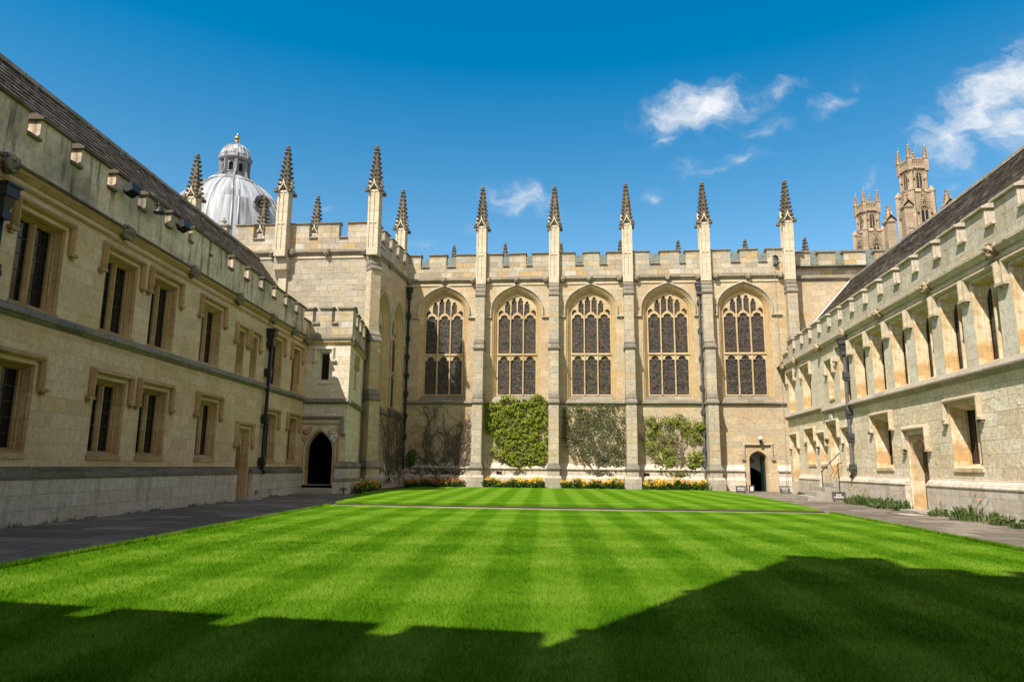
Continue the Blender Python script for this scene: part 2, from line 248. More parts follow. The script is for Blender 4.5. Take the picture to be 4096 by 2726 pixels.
def grass_mat():
    m, nt, b, L = mat('striped lawn grass')
    tc = N(nt, 'ShaderNodeTexCoord'); gp = N(nt, 'ShaderNodeNewGeometry')
    mp = N(nt, 'ShaderNodeMapping'); mp.inputs['Rotation'].default_value = (0, 0, R(-3.0)); L(gp.outputs['Position'], mp.inputs['Vector'])
    sp = N(nt, 'ShaderNodeSeparateXYZ'); L(mp.outputs[0], sp.inputs[0])
    nz = N(nt, 'ShaderNodeTexNoise'); nz.inputs['Scale'].default_value = .9; nz.inputs['Detail'].default_value = 4; L(gp.outputs['Position'], nz.inputs['Vector'])
    def stripe(axis, width, phase, wob):
        a = N(nt, 'ShaderNodeMath', operation='MULTIPLY_ADD'); L(nz.outputs['Fac'], a.inputs[0]); a.inputs[1].default_value = wob; L(sp.outputs[axis], a.inputs[2])
        f = N(nt, 'ShaderNodeMath', operation='MULTIPLY_ADD'); L(a.outputs[0], f.inputs[0]); f.inputs[1].default_value = math.pi/width; f.inputs[2].default_value = phase
        s = N(nt, 'ShaderNodeMath', operation='SINE'); L(f.outputs[0], s.inputs[0])
        q = N(nt, 'ShaderNodeMapRange', interpolation_type='SMOOTHSTEP'); L(s.outputs[0], q.inputs['Value']); q.inputs['From Min'].default_value = -.5; q.inputs['From Max'].default_value = .5
        return q.outputs[0]
    s1 = stripe('X', .5, .4, .14); s2 = stripe('Y', 1.05, .2, .7)
    ad = N(nt, 'ShaderNodeMath', operation='MULTIPLY_ADD'); L(s1, ad.inputs[0]); ad.inputs[1].default_value = .62
    m2 = N(nt, 'ShaderNodeMath', operation='MULTIPLY'); L(s2, m2.inputs[0]); m2.inputs[1].default_value = .38; L(m2.outputs[0], ad.inputs[2])
    n2 = N(nt, 'ShaderNodeTexNoise'); n2.inputs['Scale'].default_value = 55; n2.inputs['Detail'].default_value = 6; n2.inputs['Roughness'].default_value = .75; L(gp.outputs['Position'], n2.inputs['Vector'])
    n3 = N(nt, 'ShaderNodeTexNoise'); n3.inputs['Scale'].default_value = 2.2; n3.inputs['Detail'].default_value = 5; L(gp.outputs['Position'], n3.inputs['Vector'])
    mixf = N(nt, 'ShaderNodeMath', operation='MULTIPLY_ADD'); L(n2.outputs['Fac'], mixf.inputs[0]); mixf.inputs[1].default_value = .9; mixf.inputs[2].default_value = -.45
    m4 = N(nt, 'ShaderNodeMath', operation='MULTIPLY_ADD'); L(n3.outputs['Fac'], m4.inputs[0]); m4.inputs[1].default_value = .5; L(mixf.outputs[0], m4.inputs[2])
    s5 = N(nt, 'ShaderNodeMath', operation='MULTIPLY_ADD'); L(ad.outputs[0], s5.inputs[0]); s5.inputs[1].default_value = .36; L(m4.outputs[0], s5.inputs[2])
    isl = N(nt, 'ShaderNodeMath', operation='MULTIPLY_ADD'); L(gp.outputs['Random Per Island'], isl.inputs[0]); isl.inputs[1].default_value = .3; L(s5.outputs[0], isl.inputs[2])
    cr = ramp(nt, [(.05, (.018, .062, .001)), (.35, (.046, .130, .0016)), (.62, (.088, .198, .006)), (.95, (.18, .29, .028))]); L(isl.outputs[0], cr.inputs['Fac'])
    L(cr.outputs[0], b.inputs['Base Color']); b.inputs['Roughness'].default_value = .7; b.inputs['Specular IOR Level'].default_value = .02
    bp = N(nt, 'ShaderNodeBump'); bp.inputs['Strength'].default_value = .55; bp.inputs['Distance'].default_value = .02; L(n2.outputs['Fac'], bp.inputs['Height']); L(bp.outputs[0], b.inputs['Normal'])
    return m
M['grass'] = grass_mat()
def slate_mat():
    m, nt, b, L = mat('stone roof slates')
    uv = N(nt, 'ShaderNodeUVMap'); tc = N(nt, 'ShaderNodeTexCoord')
    br = N(nt, 'ShaderNodeTexBrick', offset=.37); L(uv.outputs[0], br.inputs['Vector'])
    br.inputs['Color1'].default_value = (0, 0, 0, 1); br.inputs['Color2'].default_value = (1, 1, 1, 1); br.inputs['Mortar'].default_value = (.1, .1, .1, 1)
    br.inputs['Scale'].default_value = 1; br.inputs['Brick Width'].default_value = .17; br.inputs['Row Height'].default_value = .135; br.inputs['Mortar Size'].default_value = .008
    cr = ramp(nt, [(0, (.045, .034, .025)), (.35, (.08, .062, .046)), (.7, (.125, .10, .076)), (.93, (.17, .14, .105)), (1, (.34, .31, .26))]); L(br.outputs['Color'], cr.inputs['Fac'])
    n = N(nt, 'ShaderNodeTexNoise'); n.inputs['Scale'].default_value = 30; n.inputs['Detail'].default_value = 5; L(tc.outputs['Object'], n.inputs['Vector'])
    mx = N(nt, 'ShaderNodeMix', data_type='RGBA', blend_type='MULTIPLY'); mx.inputs['Factor'].default_value = 1; L(cr.outputs[0], mx.inputs[6]); L(ramp_out(nt, L, n.outputs['Fac'], .65, 1.35), mx.inputs[7])
    L(mx.outputs[2], b.inputs['Base Color'])
    ad = N(nt, 'ShaderNodeMath', operation='MULTIPLY_ADD'); L(br.outputs['Fac'], ad.inputs[0]); ad.inputs[1].default_value = -1.; L(br.outputs['Color'], ad.inputs[2])
    bp = N(nt, 'ShaderNodeBump'); bp.inputs['Strength'].default_value = .9; bp.inputs['Distance'].default_value = .02; L(ad.outputs[0], bp.inputs['Height']); L(bp.outputs[0], b.inputs['Normal'])
    return m
M['slate'] = slate_mat()
def paving_mat():
    m, nt, b, L = mat('york stone flags')
    uv = N(nt, 'ShaderNodeUVMap'); tc = N(nt, 'ShaderNodeTexCoord')
    br = N(nt, 'ShaderNodeTexBrick', offset=.41, squash=.7, squash_frequency=3); L(uv.outputs[0], br.inputs['Vector'])
    br.inputs['Color1'].default_value = (0, 0, 0, 1); br.inputs['Color2'].default_value = (1, 1, 1, 1); br.inputs['Mortar'].default_value = (0, 0, 0, 1)
    br.inputs['Scale'].default_value = 1; br.inputs['Brick Width'].default_value = 1.05; br.inputs['Row Height'].default_value = .66; br.inputs['Mortar Size'].default_value = .013
    cr = ramp(nt, [(0, (.125, .105, .082)), (.5, (.18, .152, .122)), (1, (.25, .213, .17))]); L(br.outputs['Color'], cr.inputs['Fac'])
    n = N(nt, 'ShaderNodeTexNoise'); n.inputs['Scale'].default_value = 5; n.inputs['Detail'].default_value = 8; n.inputs['Roughness'].default_value = .7; L(tc.outputs['Object'], n.inputs['Vector'])
    mx = N(nt, 'ShaderNodeMix', data_type='RGBA', blend_type='MULTIPLY'); mx.inputs['Factor'].default_value = 1; L(cr.outputs[0], mx.inputs[6]); L(ramp_out(nt, L, n.outputs['Fac'], .72, 1.28), mx.inputs[7])
    m2 = N(nt, 'ShaderNodeMix', data_type='RGBA'); L(br.outputs['Fac'], m2.inputs['Factor']); L(mx.outputs[2], m2.inputs[6]); m2.inputs[7].default_value = (.035, .03, .022, 1)
    L(m2.outputs[2], b.inputs['Base Color']); b.inputs['Roughness'].default_value = .85
    ad = N(nt, 'ShaderNodeMath', operation='MULTIPLY_ADD'); L(br.outputs['Fac'], ad.inputs[0]); ad.inputs[1].default_value = -1.2; L(n.outputs['Fac'], ad.inputs[2])
    bp = N(nt, 'ShaderNodeBump'); bp.inputs['Strength'].default_value = .6; bp.inputs['Distance'].default_value = .012; L(ad.outputs[0], bp.inputs['Height']); L(bp.outputs[0], b.inputs['Normal'])
    return m
M['paving'] = paving_mat()
def dome_mat():
    m, nt, b, L = mat('streaked lead sheet')
    uv = N(nt, 'ShaderNodeUVMap'); tc = N(nt, 'ShaderNodeTexCoord')
    br = N(nt, 'ShaderNodeTexBrick', offset=.5); L(uv.outputs[0], br.inputs['Vector'])
    br.inputs['Color1'].default_value = (0, 0, 0, 1); br.inputs['Color2'].default_value = (1, 1, 1, 1); br.inputs['Mortar'].default_value = (.2, .2, .2, 1)
    br.inputs['Scale'].default_value = 1; br.inputs['Brick Width'].default_value = 1.25; br.inputs['Row Height'].default_value = 4.2; br.inputs['Mortar Size'].default_value = .02
    n = N(nt, 'ShaderNodeTexNoise'); n.inputs['Scale'].default_value = 1; n.inputs['Detail'].default_value = 6
    mp = N(nt, 'ShaderNodeMapping'); mp.inputs['Scale'].default_value = (2.2, .16, 1); L(uv.outputs[0], mp.inputs['Vector']); L(mp.outputs[0], n.inputs['Vector'])
    ad = N(nt, 'ShaderNodeMath', operation='MULTIPLY_ADD'); L(br.outputs['Color'], ad.inputs[0]); ad.inputs[1].default_value = .32; L(n.outputs['Fac'], ad.inputs[2])
    cr = ramp(nt, [(.45, (.11, .10, .108)), (.58, (.20, .205, .22)), (.74, (.37, .395, .43)), (1, (.50, .54, .59))]); L(ad.outputs[0], cr.inputs['Fac'])
    m2 = N(nt, 'ShaderNodeMix', data_type='RGBA'); L(br.outputs['Fac'], m2.inputs['Factor']); L(cr.outputs[0], m2.inputs[6]); m2.inputs[7].default_value = (.22, .23, .25, 1)
    L(m2.outputs[2], b.inputs['Base Color']); b.inputs['Roughness'].default_value = .5; b.inputs['Metallic'].default_value = .0
    return m
M['dome'] = dome_mat(); M['dome_dark'] = stone('dull lead sheet', [(.22, .23, .24), (.30, .31, .33), (.17, .17, .18)], bw=.4, bh=2, mortar=.01, streak=.5, streak_col=(.10, .085, .085))
def roof_green():
    m, nt, b, L = mat('green lichened slate')
    uv = N(nt, 'ShaderNodeUVMap'); tc = N(nt, 'ShaderNodeTexCoord')
    n = N(nt, 'ShaderNodeTexNoise'); n.inputs['Scale'].default_value = 4; n.inputs['Detail'].default_value = 7; L(tc.outputs['Object'], n.inputs['Vector'])
    cr = ramp(nt, [(.3, (.07, .078, .066)), (.5, (.13, .15, .125)), (.7, (.22, .245, .21))]); L(n.outputs['Fac'], cr.inputs['Fac'])
    br = N(nt, 'ShaderNodeTexBrick'); L(uv.outputs[0], br.inputs['Vector']); br.inputs['Scale'].default_value = 1; br.inputs['Brick Width'].default_value = .25; br.inputs['Row Height'].default_value = .2; br.inputs['Mortar Size'].default_value = .012
    m2 = N(nt, 'ShaderNodeMix', data_type='RGBA'); L(br.outputs['Fac'], m2.inputs['Factor']); L(cr.outputs[0], m2.inputs[6]); m2.inputs[7].default_value = (.08, .09, .08, 1)
    L(m2.outputs[2], b.inputs['Base Color']); return m
M['roofgreen'] = roof_green()

# ------------------------------------------------------------------ mesh tools
class Fr:
    def __init__(s, O, U, Nn): s.O = Vector(O); s.U = Vector(U); s.N = Vector(Nn)
    def __call__(s, u, w, z): return s.O+s.U*u+s.N*w+Vector((0, 0, z))
WORLD = Fr((0, 0, 0), (1, 0, 0), (0, 1, 0))
aL, aR = .07955, -.03012
LEFT = Fr((-11.763, 37, 0), (math.sin(aL), -math.cos(aL), 0), (math.cos(aL), math.sin(aL), 0))
RIGHT = Fr((9.5966, 37, 0), (math.sin(aR), -math.cos(aR), 0), (-math.cos(aR), -math.sin(aR), 0))
FAC = Fr((0, 37, 0), (1, 0, 0), (0, -1, 0))
ORG = {}
class MB:
    def __init__(s, F=WORLD): s.F = F; s.l = []; s.f = []; s.sm = []
    def p(s, u, w, z): s.l.append((u, w, z)); return len(s.l)-1
    def face(s, pts, smooth=False): s.f.append([s.p(*q) for q in pts]); s.sm.append(smooth)
    def fi(s, idx, smooth=False): s.f.append(list(idx)); s.sm.append(smooth)
    def box(s, u0, u1, w0, w1, z0, z1):
        i = [s.p(u, w, z) for z in (z0, z1) for w in (w0, w1) for u in (u0, u1)]
        for q in ((0, 1, 3, 2), (4, 5, 7, 6), (0, 1, 5, 4), (2, 3, 7, 6), (0, 2, 6, 4), (1, 3, 7, 5)): s.fi([i[k] for k in q])
    def frustum(s, cu, cw, a0, b0, z0, a1, b1, z1, dw=0):
        i = [s.p(cu+x*a, cw+y*b+d, z) for (a, b, z, d) in ((a0, b0, z0, 0), (a1, b1, z1, dw)) for (x, y) in ((-1, -1), (1, -1), (1, 1), (-1, 1))]
        for q in ((0, 1, 2, 3), (4, 5, 6, 7), (0, 1, 5, 4), (1, 2, 6, 5), (2, 3, 7, 6), (3, 0, 4, 7)): s.fi([i[k] for k in q])
    def prism_u(s, prof, u0, u1):       # profile in (w,z)
        a = [s.p(u0, w, z) for w, z in prof]; b = [s.p(u1, w, z) for w, z in prof]; n = len(prof)
        for k in range(n): s.fi([a[k], a[(k+1) % n], b[(k+1) % n], b[k]])
        for c in (a, b):
            for t in tessellate_polygon([[Vector((s.l[i][1], s.l[i][2], 0)) for i in c]]): s.fi([c[k] for k in t])
    def prism_z(s, poly, z0, z1, top=True, bottom=True):
        a = [s.p(u, w, z0) for u, w in poly]; b = [s.p(u, w, z1) for u, w in poly]; n = len(poly)
        for k in range(n): s.fi([a[k], a[(k+1) % n], b[(k+1) % n], b[k]])
        tr = tessellate_polygon([[Vector((u, w, 0)) for u, w in poly]])
        for t in tr:
            if top: s.fi([b[k] for k in t])
            if bottom: s.fi([a[k] for k in t])
    def plate(s, outer, holes, w0, w1, back=False, sides=True, hole_sides=True):   # polygons in (u,z)
        polys = [outer]+list(holes); flat = [q for P in polys for q in P]
        tr = tessellate_polygon([[Vector((u, z, 0)) for u, z in P] for P in polys])
        fr = [s.p(u, w0, z) for u, z in flat]
        for t in tr: s.fi([fr[k] for k in t])
        bk = [s.p(u, w1, z) for u, z in flat]
        if back:
            for t in tr: s.fi([bk[k] for k in t])
        o = 0
        for j, P in enumerate(polys):
            n = len(P)
            if (j == 0 and sides) or (j > 0 and hole_sides):
                for k in range(n): s.fi([fr[o+k], fr[o+(k+1) % n], bk[o+(k+1) % n], bk[o+k]])
            o += n
    def loft(s, rings, closed=False, smooth=False):
        ids = [[s.p(*q) for q in r] for r in rings]
        n = len(ids[0])
        for a, b in zip(ids, ids[1:]):
            for k in range(n if closed else n-1): s.fi([a[k], a[(k+1) % n], b[(k+1) % n], b[k]], smooth)
        return ids
    def lathe(s, cu, cw, prof, n=12, smooth=True, a0=0, a1=2*math.pi):
        full = abs(a1-a0-2*math.pi) < 1e-6
        rings = [[(cu+r*math.cos(a0+(a1-a0)*k/n), cw+r*math.sin(a0+(a1-a0)*k/n), z) for k in range(n if full else n+1)] for r, z in prof]
        s.loft(rings, full, smooth)
    def tube(s, pts, rad, n=6, smooth=True, caps=True):
        pts = [Vector(q) for q in pts]; rings = []
        for i, q in enumerate(pts):
            d = (pts[min(i+1, len(pts)-1)]-pts[max(i-1, 0)])
            d = d.normalized() if d.length > 1e-9 else Vector((0, 0, 1))
            a = d.cross(Vector((0, 0, 1)))
            if a.length < .1: a = d.cross(Vector((1, 0, 0)))
            a.normalize(); b = d.cross(a); r = rad[i] if isinstance(rad, (list, tuple)) else rad
            rings.append([tuple(q+a*r*math.cos(2*math.pi*k/n)+b*r*math.sin(2*math.pi*k/n)) for k in range(n)])
        ids = s.loft(rings, True, smooth)
        if caps: s.fi(ids[0]); s.fi(ids[-1])
    def sweep(s, path, prof, closed_prof=True, caps=True):   # path (u,z), profile (d to the right of travel, w)
        n = len(path); rings = []
        for i, (u, z) in enumerate(path):
            a = Vector(path[i])-Vector(path[i-1]) if i > 0 else None
            b = Vector(path[i+1])-Vector(path[i]) if i < n-1 else None
            na = Vector((a.y, -a.x)).normalized() if a else None; nb = Vector((b.y, -b.x)).normalized() if b else None
            if na is None: m = nb
            elif nb is None: m = na
            else:
                m = (na+nb); m = m/max(.3, m.dot(na)) if m.length > 1e-6 else na
            rings.append([(u+m.x*d, w, z+m.y*d) for d, w in prof])
        ids = s.loft(rings, closed_prof)
        if caps and closed_prof: s.fi(ids[0]); s.fi(ids[-1])
    def blob(s, cu, cw, cz, ru, rw, rz, seed=0, amp=.25, sub=2):
        vs, fs = ico(sub); o = len(s.l)
        for v in vs:
            k = 1+amp*noise.noise(Vector(v)*1.9+Vector((seed*3.1, seed*1.7, 0)))*2
            s.l.append((cu+v[0]*ru*k, cw+v[1]*rw*k, cz+v[2]*rz*k))
        for f in fs: s.fi([o+i for i in f], True)
    def build(s, name, material, parent=None, kind=None):
        W = [s.F(*q) for q in s.l]
        lo = Vector((min(v.x for v in W), min(v.y for v in W), min(v.z for v in W))); hi = Vector((max(v.x for v in W), max(v.y for v in W), max(v.z for v in W)))
        c = Vector(((lo.x+hi.x)/2, (lo.y+hi.y)/2, lo.z))
        me = bpy.data.meshes.new(name); me.from_pydata([v-c for v in W], [], s.f)
        uvl = me.uv_layers.new(name='UVMap'); uvd = [0.]*(2*len(me.loops)); li = 0
        for f in s.f:
            n = len(f); nx = ny = nz = 0.
            for k in range(n):
                a = s.l[f[k]]; b = s.l[f[(k+1) % n]]
                nx += (a[1]-b[1])*(a[2]+b[2]); ny += (a[2]-b[2])*(a[0]+b[0]); nz += (a[0]-b[0])*(a[1]+b[1])
            nx, ny, nz = abs(nx), abs(ny), abs(nz)
            ax = 2 if nz > nx and nz > ny*.85 else (1 if ny >= nx else 0)
            for i in f:
                u, w, z = s.l[i]
                if ax == 1: q = (u, z)
                elif ax == 0: q = (w+.37, z)
                else: q = (u, w)
                uvd[li] = q[0]; uvd[li+1] = q[1]; li += 2
        uvl.data.foreach_set('uv', uvd)
        if any(s.sm): me.polygons.foreach_set('use_smooth', s.sm)
        me.materials.append(M[material] if isinstance(material, str) else material)
        o = bpy.data.objects.new(name, me); COL.objects.link(o); ORG[o.name] = c
        if parent is not None:
            o.parent = parent; o.location = c-ORG[parent.name]
        else: o.location = c
        if kind: o['kind'] = kind
        return o
_ico = {}
def ico(sub):
    if sub in _ico: return _ico[sub]
    import bmesh
    bm = bmesh.new(); bmesh.ops.create_icosphere(bm, subdivisions=sub, radius=1)
    bm.verts.ensure_lookup_table(); r = ([tuple(v.co) for v in bm.verts], [[v.index for v in f.verts] for f in bm.faces]); bm.free()
    _ico[sub] = r; return r
def tag(o, label, cat, group=None, kind=None):
    o['label'] = label; o['category'] = cat
    if group: o['group'] = group
    if kind: o['kind'] = kind
    return o
def thing(name, loc, label, cat, group=None):
    o = bpy.data.objects.new(name, None); COL.objects.link(o); o.location = loc; ORG[o.name] = Vector(loc); o.empty_display_size = .3
    return tag(o, label, cat, group)
def structure(o, label, cat): o['kind'] = 'structure'; o['label'] = label; o['category'] = cat; return o
def dup(o, loc=None, parent=None):
    c = o.copy(); COL.objects.link(c)
    if parent is not None: c.parent = parent
    if loc is not None:
        ORG[c.name] = Vector(loc); c.location = Vector(loc)-(ORG[parent.name] if parent is not None else Vector())
    else: ORG[c.name] = ORG[o.name]
    for ch in [q for q in COL.objects if q.parent == o]:
        d = ch.copy(); COL.objects.link(d); d.parent = c; ORG[d.name] = ORG[c.name]+ch.location
    return c
def arch(cx, hw, zs, rise, n=9, k1=.6, k2=.56, k3=.82):       # left spring over the apex to right spring
    P = []
    for i in range(n+1):
        t = i/n; a = (1-t)**3; b = 3*(1-t)**2*t; c = 3*(1-t)*t*t
        P.append((hw*(a+b+c*k2), rise*(b*k1+c*k3+t**3)))
    return [(cx-x, zs+z) for x, z in P]+[(cx+x, zs+z) for x, z in P[::-1][1:]]
def opening(cx, hw, z0, zs, rise, n=9, **k): return [(cx-hw, z0)]+arch(cx, hw, zs, rise, n, **k)+[(cx+hw, z0)]
def rect(u0, u1, z0, z1): return [(u0, z0), (u0, z1), (u1, z1), (u1, z0)]

# ------------------------------------------------------------------ ground
def flat(name, poly, z, material, label, cat, thick=0):
    b = MB()
    if thick: b.prism_z(poly, z-thick, z, bottom=False)
    else:
        i = [b.p(x, y, z) for x, y in poly]
        for t in tessellate_polygon([[Vector((x, y, 0)) for x, y in poly]]): b.fi([i[k] for k in t])
    return structure(b.build(name, material), label, cat)
M['edging'] = stone('worn brown edging stone', [(.26, .21, .15), (.32, .27, .20), (.22, .18, .13)], bw=.9, bh=.5, mortar=.01, patch=(.14, .11, .08), patch_amt=.6)
flat('ground', [(-900, -700), (900, -700), (900, 1400), (-900, 1400)], -.06, 'soil', 'bare earth under and around the whole college', 'ground')
def P2(F, s, w): q = F(s, w, 0); return (q.x, q.y)
flat('left pavement', [P2(LEFT, 38, -.2), P2(LEFT, 38, 3.3), P2(LEFT, 16.5, 3.3), (-7.5, 22), (-8.2, 25.5), (-9.0, 28.2), (-11.5, 28.2)], -.012, 'paving', 'shaded flagstone pavement along the left range', 'pavement')
flat('right pavement', [(6.05, -1), (6.28, 19.9), (6.5, 24), (6.75, 30), (6.9, 36.9), (10.9, 36.9), (11.2, 20), (9.2, -1)], -.008, 'paving', 'sunlit flagstone pavement along the right range', 'pavement')
flat('front pavement', [(-9, -.9), (9, -.9), (9, 2.2), (-9, 2.2)], -.004, 'paving', 'flagstone pavement in front of the gate range', 'pavement')
lw = 3.18
def lawn_outline():
    a = P2(LEFT, 18.05, lw); b = P2(LEFT, 34.6, lw)
    return [b, (b[0]+1, 2.3), (6.08, 2.3), (6.05, 10), (6.3, 19.1), (2.0, 18.75), (-2.0, 18.65), (-5.3, 18.95), a]
flat('lawn', lawn_outline(), .0, 'grass', 'large striped front lawn half in shadow', 'lawn', .05)
far_poly = [(-6.93, 19.62), (6.2, 19.75), (6.5, 23), (6.72, 28), (6.82, 34.9), (6.4, 35.5), (-5.9, 35.75), (-8.3, 34.5), (-8.4, 30.4), (-8.75, 28.9), (-8.2, 26.0), (-7.5, 22)]
flat('far lawn', far_poly, .055, 'grass', 'narrow striped lawn below the chapel wall', 'lawn', .1)
flat('stone path', [(-7.0, 18.0), (6.32, 18.0), (6.32, 19.8), (-7.0, 19.6)], -.004, 'edging', 'thin stone strip between the two lawns', 'path')
flat('path soil edge', [(-6.9, 19.42), (0, 19.15), (6.25, 19.3), (6.3, 19.8), (-6.9, 19.7)], .012, 'soil', 'dark soil edge of the far lawn', 'path')
b = MB(); b.prism_z([(-9.3, 35.3), (-9.0, 30.9), (-8.3, 30.6), (-5.9, 35.7), (6.3, 35.4), (6.3, 36.9), (-9.3, 36.9)], -.02, .02, bottom=False)
structure(b.build('bed soil', 'soil'), 'soil of the flower beds at the chapel foot', 'soil')

# ------------------------------------------------------------------ shared building pieces
def hood(b, u0, u1, ztop, drop, out=.14, th=.1, pr=.11, stops=True):
    path = [(u0-out, ztop-drop), (u0-out, ztop+.1), (u1+out, ztop+.1), (u1+out, ztop-drop)]
    b.sweep(path, [(.055, .001), (.055, pr*.5), (.02, pr), (-.02, pr), (-.06, pr*.4), (-.06, .001)])
    if stops:
        for e, d in ((u0-out, -1), (u1+out, 1)):
            a0, a1 = sorted((e-d*.05, e+d*.14)); b.box(a0, a1, .002, pr*1.0, ztop-drop-.05, ztop-drop+.01); b.box(min(e+d*.03, e+d*.10), max(e+d*.03, e+d*.10), .002, pr*.65, ztop-drop-.11, ztop-drop-.05)
JAMB = [(0, .004), (.010, 0), (.038, -.035), (.038, -.055), (.062, -.11), (.082, -.125), (.082, -.145), (.105, -.17), (.105, -.215)]
def range_window(F, par, s0, s1, z0, z1, lights=2, arched=False, trim='trim', hd=.46, hood_on=True, depth=1.0, label=None):
    jb = [(d*(1 if s1-s0 > .9 else .62), w*depth) for d, w in JAMB]; D = jb[-1][0]; G = jb[-1][1]
    b = MB(F)
    b.sweep([(s0, z0), (s0, z1), (s1, z1), (s1, z0)], jb, closed_prof=False)
    iu0, iu1, iz1 = s0+D, s1-D, z1-D; iz0 = z0+.08
    if lights == 2:
        mw = .055; cu = (s0+s1)/2
        b.prism_z([(cu-mw, G-.02), (cu-mw, G+.05), (cu-.02, G+.11), (cu+.02, G+.11), (cu+mw, G+.05), (cu+mw, G-.02)], iz0-.05, iz1)
        spans = [(iu0, cu-mw), (cu+mw, iu1)]
    else: spans = [(iu0, iu1)]
    if arched:
        holes = []
        for a, c in spans:
            hw = (c-a)/2-.005; holes.append(opening((a+c)/2, hw, iz0+.01, iz1-.36, .30, 6, k1=.7))
        b.plate(rect(iu0-.01, iu1+.01, iz0-.02, iz1+.01), holes, G+.035, G-.02)
    w = b.build('window', trim, par)
    if label: w['label'] = label
    b = MB(F); b.prism_u([(.035, z0-.1), (.035, z0-.012), (G+.01, z0+.09), (G+.01, z0-.1)], s0-.02, s1+.02); b.build('sill', trim, w)
    b = MB(F); b.face([(s0-.02, G, z0-.05), (s1+.02, G, z0-.05), (s1+.02, G, z1+.02), (s0-.02, G, z1+.02)]); b.build('glass', 'glassdark', w)
    b = MB(F)
    for a, c in spans:
        for k in range(1, 5):
            z = iz0+(iz1-iz0)*k/5-.02; b.box(a, c, G+.004, G+.016, z-.006, z+.006)
        b.box((a+c)/2-.004, (a+c)/2+.004, G+.003, G+.012, iz0, iz1); b.box(a, a+.012, G+.003, G+.015, iz0, iz1); b.box(c-.012, c, G+.003, G+.015, iz0, iz1)
    b.build('glazing_bars', 'bar', w)
    if hood_on:
        b = MB(F); hood(b, s0, s1, z1+.03, hd); b.build('hood_mould', 'hood_r' if trim == 'trim_pale' else trim, w)
    return w
def grotesque(F, par, u, w, z, r=.16, seed=0, mt='carved'):
    b = MB(F); rnd = random.Random(seed)
    b.blob(u, w+r*.55, z, r*.85, r*.95, r*1.0, seed, .35, 3)
    b.blob(u, w+r*1.35, z-r*.12, r*.22, r*.32, r*.28, seed+1, .2, 1)                 # nose
    for d in (-1, 1):
        b.blob(u+d*r*.36, w+r*1.2, z+r*.36, r*.34, r*.25, r*.2, seed+2, .3, 1)       # brow
        b.blob(u+d*r*.8, w+r*.5, z+r*.35, r*.3, r*.28, r*.45, seed+3+d, .4, 1)       # ear or curl
        b.blob(u+d*r*.42, w+r*1.1, z-r*.3, r*.26, r*.26, r*.26, seed+5, .2, 1)       # cheek
    b.blob(u, w+r*1.0, z-r*.75, r*.45, r*.4, r*.25, seed+7, .3, 1)                   # jaw
    b.box(u-r*.9, u+r*.9, w-.02, w+r*.9, z+r*.75, z+r*1.05)
    return b.build('grotesque', mt, par)
def coping(b, u0, u1, zt, w0, w1, o=.07, t=.1, uo=.05):
    m = (w0+w1)/2
    b.prism_u([(w0+o, zt-t), (w0+o, zt-t*.55), (m, zt+.035), (w1-o, zt-t*.55), (w1-o, zt-t)], u0-uo, u1+uo)
def parapet(F, par, u0, u1, merlons, zb, zc, zt, w0=.05, w1=-.33, mt='parapet', holes=(), cap='cap'):
    out = [(u0, zb)]
    for a, c in merlons:
        a = max(a, u0); c = min(c, u1)
        if a > u0: out += [(a, zc)] if out[-1] != (u0, zb) else [(u0, zc), (a, zc)]
        out += [(a, zt-.06), (c, zt-.06)]
        if c < u1: out += [(c, zc)]
    if merlons[-1][1] < u1: out += [(u1, zc)]
    out += [(u1, zb)]
    q = [out[0]]
    for p_ in out[1:]:
        if p_ != q[-1]: q.append(p_)
    b = MB(F); b.plate(q, holes, w0, w1, back=True); o = b.build('parapet', mt, par)
    e = u0
    for i, (a, c) in enumerate(merlons):
        a = max(a, u0); c = min(c, u1)
        b = MB(F); coping(b, a, c, zt, w0, w1); b.build('coping', cap, o)
        if a-e > .1: b = MB(F); b.prism_u([(w0+.07, zc-.08), (w0+.07, zc-.03), (w0-.1, zc+.05), (w1-.03, zc+.05), (w1-.03, zc-.07)], e+.01, a-.01); b.build('crenel_sill', cap, o)
        e = c
    if u1-e > .1: b = MB(F); b.prism_u([(w0+.07, zc-.08), (w0+.07, zc-.03), (w0-.1, zc+.05), (w1-.03, zc+.05), (w1-.03, zc-.07)], e+.01, u1-.01); b.build('crenel_sill', cap, o)
    return o
def drainpipe(F, par, u, z0, z1, w=.12, r=.055, mt='iron', hopper=True, brackets=(), lean=0):
    b = MB(F); b.tube([(u, w, z0), (u, w, z1)], r, 10)
    b.tube([(u, w, z0), (u, w+.08, z0-.12)], r, 10)
    for z in brackets: b.box(u-r*1.9, u+r*1.9, .001, w+r*1.25, z-.045, z+.045); b.box(u-r*1.35, u+r*1.35, .001, w+r*1.35, z-.14, z+.14)
    o = b.build('drainpipe', mt, par)
    if hopper:
        b = MB(F)
        b.frustum(u, w+.02, .07, .07, z1-.02, .12, .12, z1+.22); b.box(u-.15, u+.15, .001, w+.17, z1+.22, z1+.40); b.box(u-.18, u+.18, .001, w+.2, z1+.40, z1+.44); b.box(u-.10, u+.10, .001, w+.12, z1-.16, z1-.02)
        b.build('hopper', mt, o)
    return o
def string_course(F, par, u0, u1, prof, mt, name='string_course'):
    b = MB(F); b.prism_u(prof, u0, u1); return b.build(name, mt, par)
